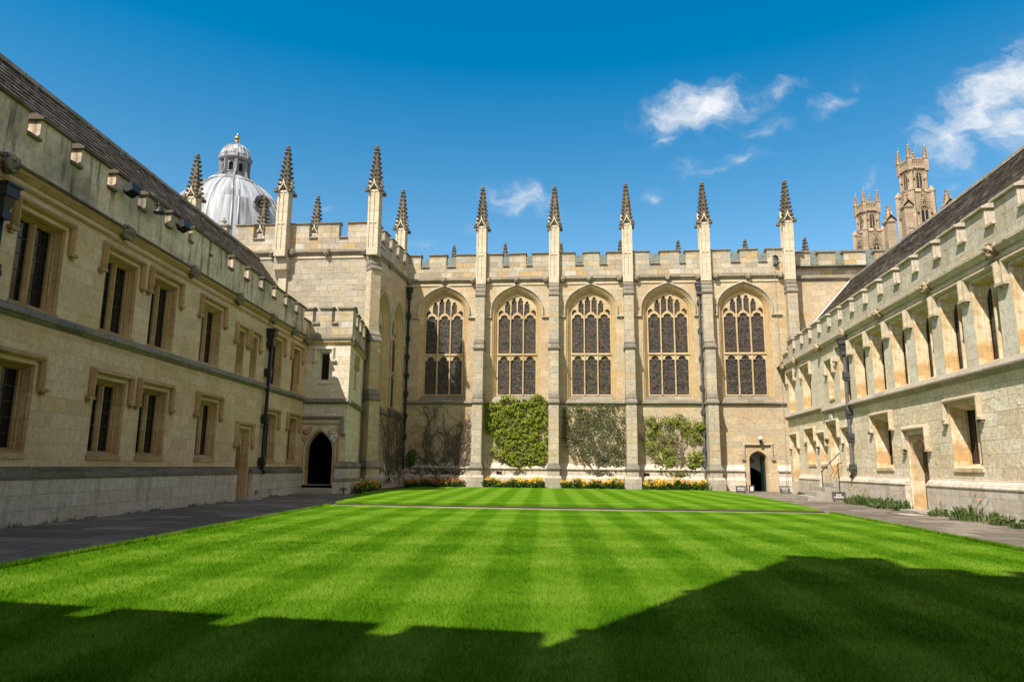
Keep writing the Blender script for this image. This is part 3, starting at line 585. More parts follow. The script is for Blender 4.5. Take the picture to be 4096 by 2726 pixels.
def slate_roof(F, par, u0, u1, w_e, z_e, w_r, z_r, rows, mt='slate', back=True, w_b=None, z_b=None):
    b = MB(F)
    prof = []
    rnd = random.Random(3)
    for k in range(rows+1):
        t = k/rows; w = w_e+(w_r-w_e)*t; z = z_e+(z_r-z_e)*t
        if k: prof.append((w+.004, z-.016))
        prof.append((w+.018, z+.014))
    nseg = max(2, int((u1-u0)/.8)); rings = []
    for i in range(nseg+1):
        u = u0+(u1-u0)*i/nseg; ring = []
        for j, (w, z) in enumerate(prof):
            wob = noise.noise(Vector((u*2.1, j*.9, 5.2)))*.022+noise.noise(Vector((u*.2, j*.05, 1.2)))*.03
            ring.append((u, w, z+wob))
        rings.append(ring)
    b.loft(rings)
    if back:
        wb = 2*w_r-w_e if w_b is None else w_b; zb = z_e if z_b is None else z_b
        b.face([(u0, w_r, z_r), (u1, w_r, z_r), (u1, wb, zb), (u0, wb, zb)])
        for u in (u0, u1): b.face([(u, w_e, z_e-.02), (u, w_r, z_r-.02), (u, wb, zb-.02)])
    o = b.build('roof', mt, par)
    b = MB(F); m = max(2, int((u1-u0)/.55))
    for i in range(m):
        a = u0+(u1-u0)*i/m; c = u0+(u1-u0)*(i+1)/m-.012; dz = noise.noise(Vector((a*.5, 0, 9)))*.02
        b.prism_u([(w_r+.14, z_r-.12+dz), (w_r+.09, z_r+.03+dz), (w_r, z_r+.075+dz), (w_r-.09, z_r+.03+dz), (w_r-.14, z_r-.12+dz)], a, c)
    b.build('ridge_tiles', 'carved', o)
    return o

# ------------------------------------------------------------------ left range (in shade)
def left_range():
    F = LEFT; root = thing('left_range', F(20, -3, 0), 'two storey battlemented range in shade, left of the lawn', 'building')
    up = [(25.21, 26.43), (22.68, 23.86), (20.85, 22.03), (18.22, 19.44)]
    upn = [(16.50, 17.06), (15.44, 15.97)]; up2 = [(13.08, 14.32), (11.02, 12.03)]
    lo = [(25.57, 26.80), (22.67, 23.80), (20.85, 22.05), (18.0, 19.20)]; lo2 = [(13.23, 14.46), (10.96, 12.01)]
    far = [(28.0, 29.2), (30.6, 31.8), (33.4, 34.6)]
    ups = [(a, c, 3.79, 5.42) for a, c in up+up2+far]+[(a, c, 3.81, 5.12) for a, c in upn]
    los = [(a, c, 1.23, 2.79) for a, c in lo+lo2+far]
    door = (15.52, 16.50, .05, 2.17)
    holes = [rect(*q) for q in ups+los]+[[(door[0], .02), (door[0], door[3]), (door[1], door[3]), (door[1], .02)]]
    b = MB(F); b.plate([(10.2, 0), (10.2, 6.02), (38.4, 6.02), (38.4, 0)], holes, 0, -.4, sides=False); b.build('wall', 'left', root)
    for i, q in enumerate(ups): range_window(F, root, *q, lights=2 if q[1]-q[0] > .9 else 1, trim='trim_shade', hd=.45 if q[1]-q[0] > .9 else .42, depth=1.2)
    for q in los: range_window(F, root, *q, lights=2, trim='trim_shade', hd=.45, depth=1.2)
    # blocked-looking stone door with pointed head
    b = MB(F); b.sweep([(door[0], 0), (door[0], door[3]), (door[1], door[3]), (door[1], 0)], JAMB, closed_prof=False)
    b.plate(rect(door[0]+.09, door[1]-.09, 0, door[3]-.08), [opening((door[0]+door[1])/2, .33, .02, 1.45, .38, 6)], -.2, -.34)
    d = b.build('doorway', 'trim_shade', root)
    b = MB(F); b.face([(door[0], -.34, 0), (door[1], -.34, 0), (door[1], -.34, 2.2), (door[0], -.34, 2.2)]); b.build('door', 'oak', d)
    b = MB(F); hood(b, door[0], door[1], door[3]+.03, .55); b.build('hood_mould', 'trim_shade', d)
    b = MB(F); b.box(door[0]-.1, door[1]+.1, -.3, .5, -.03, .05); b.build('doorstep', 'step', d)
    # plinth in two lengths beside the door
    for a, c in ((10.4, 15.40), (16.6, 38.4)):
        b = MB(F); b.plate([(a, -.03), (a, .79), (c, .79), (c, -.03)], [rect(14.83, 15.13, .10, .24), rect(13.80, 13.92, .12, .28), rect(12.92, 13.04, .12, .28)] if a < 15 else [], .14, .02, sides=True)
        pl = b.build('plinth', 'plinth', root)
        b = MB(F); b.prism_u([(.002, .995), (.035, .99), (.04, .95), (.10, .90), (.165, .815), (.165, .785), (.002, .785)], a-.01, c+.01); b.build('plinth_cap', 'cap_dark', pl)
        if a < 15:
            for v in (14.98, 13.86, 12.98): b = MB(F); b.box(v-.16, v+.16, .021, .04, .08, .3); b.build('vent', 'dark', pl)
    string_course(F, root, 10.2, 38.4, [(.002, 3.745), (.04, 3.73), (.085, 3.69), (.125, 3.62), (.125, 3.585), (.08, 3.57), (.04, 3.52), (.002, 3.51)], 'cap')
    b = MB(F); b.prism_u([(.002, 5.80), (.03, 5.80), (.055, 5.765), (.03, 5.73), (.002, 5.73)], 10.2, 38.4); b.prism_u([(.002, 6.02), (.11, 6.02), (.09, 5.97), (.03, 5.90), (.002, 5.88)], 10.2, 38.4)
    co = b.build('cornice', 'trim_shade', root)
    b = MB(F); b.prism_u([(.002, 6.12), (.08, 6.11), (.155, 6.07), (.155, 6.035), (.11, 6.021), (.002, 6.021)], 10.2, 38.4); b.build('string_course', 'cap_dark', root)
    mer = []
    fars = [25.44, 24.25, 23.09, 21.89, 20.71, 19.51, 18.25]; near = [26.31, 25.14, 23.97, 22.77, 21.63, 20.5, 19.37]
    mer = list(zip(fars, near))
    s = 17.06
    while s > 10.4: mer.append((s, s+.87)); s -= 1.19
    s = 26.62
    while s < 37.5: mer.append((s, s+.87)); s += 1.19
    mer.sort(); parapet(F, root, 10.2, 38.4, mer, 6.12, 6.76, 7.21, .06, -.17, 'left_par', cap='cap_dark')
    slate_roof(F, root, 5.45, 38.2, -.4, 5.85, -4.25, 10.9, 28)
    b = MB(F); b.box(9.0, 38.4, -8.3, -8.1, 0, 5.9); b.box(5.5, 10.2, -.45, -.35, 0, 5.9); b.build('back_wall', 'left', root)
    for k, u in enumerate((26.96, 23.42, 20.34, 17.41, 14.50, 12.26, 10.79)): grotesque(F, root, u, .03, 5.97, .155, 20+k)
    drainpipe(F, root, 14.62, .9, 5.15, .13, .062, 'iron', True, (4.1, 2.55, 1.15))
    drainpipe(F, root, 27.03, .9, 5.15, .13, .062, 'iron', True, (4.1, 2.55, 1.15))
    return root
left_root = left_range()

# ------------------------------------------------------------------ right range (sunlit)
def right_range():
    F = RIGHT; root = thing('right_range', F(18, -3, 0), 'two storey battlemented range in raking sun, right of the lawn', 'building')
    wide = [(21.88, 22.90), (20.27, 21.31), (18.70, 19.74), (17.14, 18.17), (15.57, 16.59), (14.0, 15.02), (12.41, 13.46), (10.80, 11.85)]
    more = [(23.46, 24.48), (25.05, 26.07), (28, 29), (30, 31), (33, 34)]
    ups = [(a, c, 3.47, 5.36) for a, c in wide+more]+[(6.06, 7.20, 3.62, 5.32), (3.75, 4.74, 3.63, 5.36)]; small_up = [(9.52, 10.10, 3.74, 5.05)]
    los = [(13.70, 14.98, 1.18, 2.68), (18.66, 20.0, 1.17, 2.66), (23.4, 24.7, 1.17, 2.66), (27, 28.3, 1.17, 2.66)]
    sml = [(6.22, 7.30, 1.33, 2.64), (7.93, 8.70, 1.32, 2.40), (10.90, 11.52, 1.25, 2.44)]
    doors = [(3.78, 4.75, .57, 2.52), (9.17, 10.2, .80, 2.77)]; pd = (16.08, 17.24, 0, 2.06)
    holes = [rect(*q) for q in ups+small_up+los+sml+doors]+[[(pd[0], .02), (pd[0], pd[3]), (pd[1], pd[3]), (pd[1], .02)]]
    b = MB(F); b.plate([(3.25, 0), (3.25, 3.20), (38.6, 3.20), (38.6, 0)], [h for h in holes if h[0][1] < 3], 0, -.4, sides=False); w1 = b.build('wall', 'right_low', root)
    b = MB(F); b.plate([(3.25, 3.20), (3.25, 5.85), (38.6, 5.85), (38.6, 3.20)], [h for h in holes if h[0][1] > 3], 0, -.4, sides=False); b.build('wall', 'right_up', root)
    for q in ups: range_window(F, root, *q, lights=2, arched=True, trim='trim_pale', hd=.36, depth=1.3)
    for q in small_up+sml: range_window(F, root, *q, lights=1, trim='trim_pale', hd=.4, depth=1.5)
    for q in los: range_window(F, root, *q, lights=2, trim='trim_pale', hd=.4, depth=1.75)
    for q in doors:
        b = MB(F); b.sweep([(q[0], q[2]), (q[0], q[3]), (q[1], q[3]), (q[1], q[2])], [(d, w*1.9) for d, w in JAMB], closed_prof=False)
        b.plate(rect(q[0]+.12, q[1]-.12, q[2], q[3]-.1), [opening((q[0]+q[1])/2, .34, q[2]+.01, q[3]-.6, .36, 6)], -.32, -.42)
        d = b.build('doorway', 'trim_pale', root)
        b = MB(F); b.face([(q[0], -.41, q[2]-.02), (q[1], -.41, q[2]-.02), (q[1], -.41, q[3]), (q[0], -.41, q[3])]); b.build('door', 'trim_pale', d)
        b = MB(F); hood(b, q[0], q[1], q[3]+.03, .5); b.build('hood_mould', 'hood_r', d)
        b = MB(F); b.box(q[0]-.02, q[1]+.02, -.40, .03, 0, q[2]); b.build('threshold', 'right_up', d)
    # arched door with the small plate
    cu = (pd[0]+pd[1])/2
    b = MB(F); b.plate([(pd[0], 0), (pd[0], pd[3]), (pd[1], pd[3]), (pd[1], 0)], [opening(cu, .50, .01, 1.52, .44, 8)], -.05, -.34, sides=True)
    b.sweep(opening(cu, .54, 0, 1.53, .47, 8), [(-.03, -.03), (.0, -.02), (.05, -.07)], closed_prof=False)
    d = b.build('doorway', 'trim_pale', root)
    b = MB(F); b.face([(pd[0], -.33, 0), (pd[1], -.33, 0), (pd[1], -.33, pd[3]), (pd[0], -.33, pd[3])])
    for k in range(1, 6): b.box(cu-.5+k/6, cu-.49+k/6, -.331, -.322, .02, 1.9)
    b.build('door', 'oak', d)
    b = MB(F); hood(b, pd[0], pd[1], pd[3]+.08, .5); b.build('hood_mould', 'hood_r', d)
    b = MB(F); b.box(pd[0]-.1, pd[1]+.1, -.3, .38, -.02, .045); b.build('doorstep', 'step', d)
    for a, c in ((4.95, 8.0), (10.3, 15.98), (17.32, 38.6)):
        b = MB(F); b.box(a, c, .0, .13, -.03, .70); pl = b.build('plinth', 'plinth', root)
        b = MB(F); b.prism_u([(.002, .895), (.03, .89), (.035, .86), (.08, .82), (.15, .73), (.15, .70), (.002, .70)], a-.01, c+.01); b.build('plinth_cap', 'plinth', pl)
    prof = [(.002, 3.47), (.03, 3.46), (.16, 3.32), (.16, 3.28), (.09, 3.25), (.05, 3.19), (.002, 3.17)]
    string_course(F, root, 8.8, 38.6, prof, 'string_r'); string_course(F, root, 3.22, 8.79, [(w, z+.14) for w, z in prof], 'string_r')
    b = MB(F); b.prism_u([(.002, 5.66), (.03, 5.66), (.05, 5.63), (.03, 5.59), (.002, 5.59)], 3.25, 38.6); b.prism_u([(.002, 5.93), (.06, 5.92), (.15, 5.87), (.15, 5.835), (.09, 5.80), (.04, 5.73), (.002, 5.72)], 3.2, 38.6)
    b.build('cornice', 'right_par', root)
    mer = [(21.66, 22.53), (20.42, 21.26), (19.17, 20.01), (17.9, 18.77), (16.66, 17.5), (15.42, 16.26)]
    s = 14.17
    while s > 3.3: mer.append((s, s+.85)); s -= 1.245
    s = 22.9
    while s < 37.5: mer.append((s, s+.85)); s += 1.245
    mer.sort(); parapet(F, root, 3.22, 38.6, mer, 5.93, 6.43, 6.93, .06, -.2, 'right_par', cap='right_par')
    slate_roof(F, root, -.65, 38.4, -.4, 6.22, -4.6, 11.0, 28)
    b = MB(F); b.box(-.6, 3.4, -1.35, -1.1, 0, 7.0); b.box(3.25, 3.45, -1.2, -.01, 0, 5.85); b.build('end_wall', 'chapel', root)
    b = MB(F); b.box(-.6, 38.6, -8.9, -8.7, 0, 6.2); b.build('back_wall', 'right_up', root)
    b = MB(F); b.prism_u([(-.35, 6.25), (-4.6, 11.08), (-4.6, 11.02), (-.35, 6.19)], -.70, -.52); b.build('lead_flashing', 'white', root)
    for k, u in enumerate((21.43, 18.30, 15.05, 11.88, 8.86, 5.41, 3.4)): grotesque(F, root, u, .03, 5.80, .15, 40+k, 'tower')
    drainpipe(F, root, 11.78, .95, 5.2, .12, .06, 'lead', True, (4.3, 3.0, 2.2, 1.15))
    # iron hooks under the hood ends
    b = MB(F)
    for u, z in ((18.46, 2.30), (15.96, 1.66), (13.40, 2.25), (9.22, 4.66), (10.44, 5.0), (6.0, 2.1), (7.8, 1.95), (8.92, 2.2), (10.65, 2.05), (20.15, 2.22), (3.6, 2.0)):
        b = MB(F); b.box(u-.05, u+.05, .001, .09, z-.03, z); b.box(u-.02, u+.1, .06, .11, z-.005, z+.02); b.build('hook', 'iron', root)
    return root
right_root = right_range()

# ------------------------------------------------------------------ pinnacles
def pinnacle_meshes():
    """upright shaft and crocketed spire, foot at z=10.9, tip at 16.5"""
    a = .27; b = MB()
    z0, zs = 10.85, 14.1
    b.box(-a+.035, a-.035, -a+.035, a-.035, z0, zs)
    for x in (-1, 1):
        for y in (-1, 1): b.box(x*a-(x > 0)*.085, x*a+(x < 0)*.085, y*a-(y > 0)*.085, y*a+(y < 0)*.085, z0, zs)
    for s in (-1, 1):
        for c in ((-.027, .027),):
            b.box(c[0], c[1], s*a-(s > 0)*.04, s*a+(s < 0)*.04, z0+.3, zs); b.box(s*a-(s > 0)*.04, s*a+(s < 0)*.04, c[0], c[1], z0+.3, zs)
        for za, zb in ((z0, z0+.32), (12.42, 12.52), (zs-.1, zs)):
            b.box(-a+.08, a-.08, s*(a-.005)-(s > 0)*.04, s*(a-.005)+(s < 0)*.04, za, zb); b.box(s*(a-.005)-(s > 0)*.04, s*(a-.005)+(s < 0)*.04, -a+.08, a-.08, za, zb)
    # ogee gablets on four faces
    og = [(-a-.02, zs-.04), (-a*.66, zs+.1), (-a*.28, zs+.27), (0, zs+.56), (a*.28, zs+.27), (a*.66, zs+.1), (a+.02, zs-.04), (a*.84, zs-.04), (a*.48, zs+.1), (a*.18, zs+.22), (0, zs+.36), (-a*.18, zs+.22), (-a*.48, zs+.1), (-a*.84, zs-.04)]
    for s in (-1, 1):
        bb = MB(Fr((0, s*(a+.012), 0), (1, 0, 0), (0, s, 0))); bb.plate(og, [], .05, -.05, back=True)
        for q, f in ((bb, 0), ):
            o = len(b.l); b.l += [tuple(q.F(*v)) for v in q.l]; b.f += [[i+o for i in f_] for f_ in q.f]; b.sm += q.sm
        bb = MB(Fr((s*(a+.012), 0, 0), (0, 1, 0), (s, 0, 0))); bb.plate(og, [], .05, -.05, back=True)
        o = len(b.l); b.l += [tuple(bb.F(*v)) for v in bb.l]; b.f += [[i+o for i in f_] for f_ in bb.f]; b.sm += bb.sm
    sh = b
    b = MB(); zt = 16.22; a1 = a*.80
    b.frustum(0, 0, a1, a1, zs-.02, .045, .045, zt)
    n = 9
    for k in range(n):
        t = (k+.35)/n; r = a1+(.045-a1)*t; z = zs+.02+(zt-zs-.02)*t; e = .082*(1.2-t*.45)
        for x in (-1, 1):
            for y in (-1, 1):
                b.frustum(x*(r+e*.5), y*(r+e*.5), e*.85, e*.85, z, e*.35, e*.35, z-.085, 0); b.frustum(x*(r+e*.75), y*(r+e*.75), e*.75, e*.75, z, e*.5, e*.5, z+.05)
        if k < 5:
            for s in (-1, 1):
                b.frustum(0, s*(r+e*.2), e*.6, e*.6, z, e*.3, e*.3, z+.09); b.frustum(s*(r+e*.2), 0, e*.6, e*.6, z, e*.3, e*.3, z+.09)
    for x in (-1, 1):
        for y in (-1, 1):
            b.box(min(x*a*.9, x*(a+.15)), max(x*a*.9, x*(a+.15)), min(y*a*.9, y*(a+.15)), max(y*a*.9, y*(a+.15)), zs-.12, zs+.02)
    for z, r in ((16.10, .10), (16.26, .125)): b.frustum(0, 0, r*.6, r*.6, z-.05, r, r, z); b.frustum(0, 0, r, r, z, r*.55, r*.55, z+.05)
    b.lathe(0, 0, [(.03, 16.28), (.09, 16.36), (.10, 16.41), (.07, 16.47), (.0, 16.5)], 8)
    return sh, b
_sh, _sp = pinnacle_meshes()
_pin_proto = None
def pinnacle(par, x, y, zoff=0, s=1, label=None):
    global _pin_proto
    if _pin_proto is None:
        o = _sh.build('pinnacle', 'shaft'); ORG[o.name] = Vector((0, 0, ORG[o.name].z)); 
        c = _sp.build('spire', 'spire', o); _pin_proto = o
        o.parent = par; first = o
    else: first = dup(_pin_proto, None, par)
    loc = Vector((x, y, 10.85*1+zoff)); ORG[first.name] = loc; first.location = loc-ORG[par.name]
    q = random.Random(int(x*100)+int(y*37)); k = s*q.uniform(.975, 1.02); first.scale = (k, k, s*q.uniform(.985, 1.015)); first.rotation_euler = (R(q.uniform(-.5, .5)), R(q.uniform(-.5, .5)), R(q.choice((0, 90, 180, 270))+q.uniform(-1.5, 1.5)))
    if label: first['label'] = label
    return first

# ------------------------------------------------------------------ chapel
BAYS = [-7.52, -3.50, .50, 4.56, 8.51]; BUTT = [-5.45, -1.47, 2.49, 6.56, 10.87]
def chapel_window(F, par, cu, z0=4.86, hw=1.06, zs=9.28, rise=1.10, stained='stained', returns=None, nl=3, tiers=True):
    b = MB(F)
    offs = [(.27, .003), (.26, -.02), (.21, -.06), (.19, -.06), (.17, -.11), (.10, -.19), (.075, -.21), (.075, -.25), (.04, -.29), (0, -.31), (0, -.36)]
    rings = []
    for d, w in offs: rings.append([(u, w, z) for u, z in opening(cu, hw+d, z0-.38, zs+.02, rise+d*1.02, 10)])
    b.loft(rings); W = b.build('window', 'trim', par)
    # tracery
    pitch = 2*hw/nl; mul = .041; holes = []
    b = MB(F)
    def light(cx, za, zsp, h, w):
        p_ = [(w, 0), (w*.99, .16*h), (w*.86, .36*h), (w*.55, .36*h), (w*.66, .58*h), (w*.42, .84*h), (0, h)]
        return [(cx-w, za)]+[(cx-x, zsp+z) for x, z in p_]+[(cx+x, zsp+z) for x, z in p_[::-1][1:]]+[(cx+w, za)]
    def arch_z(x):     # height of the glazed arch at offset x
        P = arch(0, hw, zs, rise, 14)
        for (x0, q0), (x1, q1) in zip(P, P[1:]):
            if x0 <= x <= x1 and x1 > x0: return q0+(q1-q0)*(x-x0)/(x1-x0)
        return zs
    zt = z0+(zs-z0)*.485; lw_ = pitch/2-mul
    for k in range(nl):
        cx = cu-hw+pitch*(k+.5)
        holes.append(light(cx, z0+.03, zt-.38, .33, lw_)); holes.append(light(cx, zt+.10, zs-.38, .34, lw_))
        for h in (-1, 1):
            c2 = cx+h*pitch/4; w2 = pitch/4-.036; top = min(arch_z(c2-cu-w2), arch_z(c2-cu+w2), arch_z(c2-cu))-.07
            base_o = zs+.10; base_i = zs-.12
            zc, ze = (zs+.06, zs-.20)
            # outer side of the pair sits lower on the flank of the light arch
            xo, xi = (c2-w2, c2+w2) if h < 0 else (c2+w2, c2-w2)
            if top-zs < .12: continue
            hh = min(.24, (top-zs)*.5)
            p_ = [(w2, 0), (w2*.98, .25*hh), (w2*.5, .35*hh), (w2*.66, .62*hh), (w2*.4, .88*hh), (0, hh)]
            body = [(c2-x, top-hh+z) for x, z in p_]+[(c2+x, top-hh+z) for x, z in p_[::-1][1:]]
            lft, rgt_ = (ze, zc) if h < 0 else (zc, ze)
            holes.append([(c2-w2, lft+.05)]+body+[(c2+w2, rgt_+.05), (c2, (lft+rgt_)/2+.09)])
    outer = opening(cu, hw+.03, z0-.03, zs, rise+.03, 10)
    b.plate(outer, holes, -.27, -.36)
    b.prism_u([(-.36, zt-.01), (-.21, zt+.0), (-.21, zt+.045), (-.36, zt+.07)], cu-hw, cu+hw)
    for k in range(1, nl): x = cu-hw+pitch*k; b.prism_z([(x-.044, -.27), (x-.016, -.21), (x+.016, -.21), (x+.044, -.27)], z0, zs+.1)
    b.build('tracery', 'tracery', W)
    b = MB(F); o2 = opening(cu, hw+.04, z0-.04, zs, rise+.04, 10); b.plate(o2, [], -.335, -.34, sides=False); b.build('glass', stained, W)
    b = MB(F)
    path = opening(cu, hw+.345, zs-.28, zs+.05, rise+.40, 12)
    if returns: path = [(cu-returns, zs-.25), (cu-hw-.345, zs-.25)]+path[1:-1]+[(cu+hw+.345, zs-.25), (cu+returns, zs-.25)]
    b.sweep(path, [(.05, .001), (.05, .06), (.0, .12), (-.05, .10), (-.05, .001)]); b.build('hood_mould', 'chapel_grey', W)
    b = MB(F); i0 = [(cu-hw-.02, -.36, z0+.02), (cu+hw+.02, -.36, z0+.02)]; i1 = [(cu-hw-.30, .14, z0-.41), (cu+hw+.30, .14, z0-.41)]; i2 = [(cu-hw-.30, .14, z0-.47), (cu+hw+.30, .14, z0-.47)]
    b.face([i0[0], i0[1], i1[1], i1[0]]); b.face([i1[0], i1[1], i2[1], i2[0]]); b.face([i0[0], i1[0], (cu-hw-.30, -.36, z0-.41)]); b.face([i0[1], i1[1], (cu+hw+.30, -.36, z0-.41)])
    b.build('sill', 'cap', W)
    return W
def buttress(F, par, u, mt='chapel_grey', k=1.0, top=10.15, top2=10.9, lv=(0.56, .97, 4.33, 7.2)):
    h = .25
    b = MB(F)
    def st(w, half, z0, z1): b.box(u-half, u+half, -.02, w, z0, z1)
    st(1.0, .30, .6, 1.0); st(.90, .26, 1.2, lv[2]+.03); st(.74, .25, lv[2]+.5, lv[3]+.03); st(.50, .25, lv[3]+.55, top)
    o = b.build('buttress', mt, par)
    b = MB(F); st(1.14, .42, -.05, .55); b.prism_u([(-.02, .55), (1.14, .55), (1.02, .64), (-.02, .64)], u-.40, u+.40); b.build('base', 'plinth_grey', o)
    def capst(w0, h0, z0, w1, h1, z1, lip=.06):
        v = [(u-h0, -.02, z0), (u-h0, w0, z0), (u+h0, w0, z0), (u+h0, -.02, z0)]; zl = z0+lip
        v2 = [(u-h0, -.02, zl), (u-h0, w0, zl), (u+h0, w0, zl), (u+h0, -.02, zl)]; v3 = [(u-h1, -.02, z1), (u-h1, w1, z1), (u+h1, w1, z1), (u+h1, -.02, z1)]
        b = MB(F); b.loft([v, v2, v3]); b.face(v); b.build('weathering', 'cap', o)
    capst(1.07, .36, .97, .90, .265, 1.27); capst(.98, .31, lv[2], .80, .26, lv[2]+.26); capst(.82, .275, lv[2]+.265, .74, .25, lv[2]+.53)
    capst(.82, .31, lv[3], .66, .26, lv[3]+.28); capst(.67, .275, lv[3]+.285, .50, .25, lv[3]+.57)
    z = top
    for q in range(3):
        w0 = .56-.09*q; capst(w0, .285-.008*q, z, w0-.12, .262, z+.245, .05); z += .247
    return o
def chapel():
    F = FAC; root = thing('chapel', (.5, 40, 0), 'pale chapel with five stained glass windows and a row of pinnacles beyond the lawns', 'chapel')
    dc = 8.84
    holes = [opening(c, 1.06+.265, 4.485, 9.30, 1.10+.27, 10) for c in BAYS]+[opening(dc, .44, -.10, 1.55, .46, 8)]
    b = MB(F); b.plate([(-9.75, -.1), (-9.75, 11.1), (11.2, 11.1), (11.2, -.1)], holes, 0, -.5, sides=True); b.build('wall', 'chapel', root)
    for i, c in enumerate(BAYS): chapel_window(F, root, c, returns=1.78 if i < 4 else 1.9)
    for i, u in enumerate(BUTT): buttress(F, root, u)
    for u in BUTT: pinnacle(root, u, 36.93)
    # string courses, plinth
    string_course(F, root, -9.7, 10.5, [(.002, 4.52), (.03, 4.50), (.13, 4.42), (.13, 4.38), (.06, 4.34), (.002, 4.31)], 'cap')
    edges = [-9.7]+sorted(BUTT)+[10.6]
    for a, c in ((-9.7, 8.12), (9.75, 10.5)):
        string_course(F, root, a, c, [(.002, 1.29), (.05, 1.27), (.07, 1.20), (.12, 1.15), (.20, 1.02), (.20, .98), (.14, .96), (.12, .94), (.12, .66), (.22, .58), (.25, .52), (.25, -.05), (.002, -.05)], 'plinth', 'plinth')
    for u in (-7.05, -4.34, 3.25): b = MB(F); b.box(u-.14, u+.14, .10, .124, .68, .84); b.build('vent', 'dark', root)
    string_course(F, root, -9.75, 11.2, [(.002, 10.90), (.04, 10.90), (.06, 10.87), (.04, 10.83), (.002, 10.82)], 'shaft')
    string_course(F, root, -9.75, 11.2, [(.002, 11.27), (.08, 11.24), (.13, 11.18), (.13, 11.14), (.08, 11.10), (.03, 11.02), (.002, 11.0)], 'cap')
    mer = [(-9.75, -8.90), (-8.39, -7.45), (-6.91, -4.31), (-3.94, -3.02), (-2.65, -.35), (.12, .98), (1.40, 3.64), (4.23, 5.23), (5.57, 7.90), (8.41, 9.32), (9.81, 11.2)]
    parapet(F, root, -9.75, 11.2, mer, 11.27, 11.97, 12.68, .05, -.35, 'parapet', holes=[opening(10.24, .16, 11.64, 12.1, .17, 5)])
    # part set back behind the right roof
    G = Fr((0, 37.75, 0), (1, 0, 0), (0, -1, 0))
    b = MB(G); b.plate([(11.0, 0), (11.0, 11.1), (19, 11.1), (19, 0)], [], 0, -.3); b.build('wall', 'chapel', root)
    parapet(G, root, 11.0, 19, [(11.0, 12.24), (12.68, 13.55), (14.0, 15.1), (15.6, 16.7), (17.1, 19)], 11.27, 11.97, 12.68, .05, -.35)
    string_course(G, root, 11.0, 19, [(.002, 11.27), (.08, 11.24), (.13, 11.18), (.13, 11.14), (.08, 11.10), (.03, 11.02), (.002, 11.0)], 'cap')
    # low pitched roof behind the parapet
    b = MB(F); b.face([(-9.6, -.4, 11.75), (19, -.4, 11.75), (19, -5.0, 14.02), (-9.6, -5.0, 14.02)]); b.face([(-9.6, -9.6, 11.75), (19, -9.6, 11.75), (19, -5.0, 14.02), (-9.6, -5.0, 14.02)]); b.face([(19, -.4, 11.75), (19, -5, 14.02), (19, -9.6, 11.75)]); b.build('roof', 'roofgreen', root)
    b = MB(F); b.box(-9.6, 19, -10, -9.6, 0, 12.2); b.box(18.7, 19, -9.6, -1.1, 0, 11.75); b.build('back_wall', 'chapel', root)
    for x in (-8.94, -5.31, -1.41, 2.7, 6.58, 11.0, 14.91): pinnacle(root, x, 46.85)
    gx = [-9.47, -7.55, -5.93, -5.08, -3.53, -1.91, -.98, .45, 2.05, 2.97, 4.60, 6.15, 7.11, 8.78, 10.40]
    for k, x in enumerate(gx): grotesque(F, root, x, .04, 11.10, .155, 60+k)
    drainpipe(F, root, -9.44, 1.05, 10.3, .16, .06, 'iron', True, (9.2, 7.9, 6.9, 5.9, 4.9, 3.7, 2.6))
    drainpipe(F, root, 6.17, .66, 10.3, .16, .055, 'lead', True, (9.7, 8.2, 6.7, 5.2, 3.95, 2.9, 2.0, 1.25))
    # doorway with square hood
    b = MB(F)
    rings = []
    for d, w in ((.16, .004), (.15, -.03), (.10, -.08), (.10, -.12), (.04, -.18), (.02, -.2), (0, -.28), (0, -.5)): rings.append([(u, w, z) for u, z in opening(dc, .44+d*.0+max(0, d-.0), -.10, 1.55, .46+d, 8)])
    b = MB(F); b.loft([[(u, w, z) for u, z in opening(dc, .44-d, -.10, 1.55, .46-d*.9, 8)] for d, w in ((-.004, .004), (.0, -.04), (.03, -.08), (.03, -.14), (.05, -.2), (.05, -.5))])
    d = b.build('doorway', 'trim', root)
    b = MB(F); hood(b, dc-.56, dc+.56, 2.22, .62, .13); b.build('hood_mould', 'chapel_grey', d)
    b = MB(F)   # passage behind: plaster lunette over a low arch, then darkness
    b.plate([(dc-1.3, -.1), (dc-1.3, 2.6), (dc+1.3, 2.6), (dc+1.3, -.1)], [opening(dc-.05, .5, -.09, .75, .42, 6, k1=.2, k2=.75, k3=.7)], -1.25, -1.35, sides=False)
    b.build('passage_wall', 'plaster', d)
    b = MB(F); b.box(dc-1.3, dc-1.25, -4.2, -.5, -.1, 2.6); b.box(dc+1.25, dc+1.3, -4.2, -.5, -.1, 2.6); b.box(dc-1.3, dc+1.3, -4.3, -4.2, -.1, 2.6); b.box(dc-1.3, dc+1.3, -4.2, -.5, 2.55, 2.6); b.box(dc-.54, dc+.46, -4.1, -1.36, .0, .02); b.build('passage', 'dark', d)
    b = MB(F); b.prism_z([(dc-.16+.0, -1.25), (dc-.10, -1.25), (dc-.10, -1.20), (dc-.16, -1.20)], 1.42, 1.44); b.blob(dc-.06, -1.24, 1.50, .14, .05, .13, 5, .2, 2); b.build('roundel', 'step', d)
    b = MB(F); b.box(dc+.30, dc+.36, -.85, -.30, -.06, 1.75); b.box(dc+.29, dc+.40, -.32, -.26, -.06, 1.5); b.build('door', 'greenpaint', d)
    return root
chapel_root = chapel()

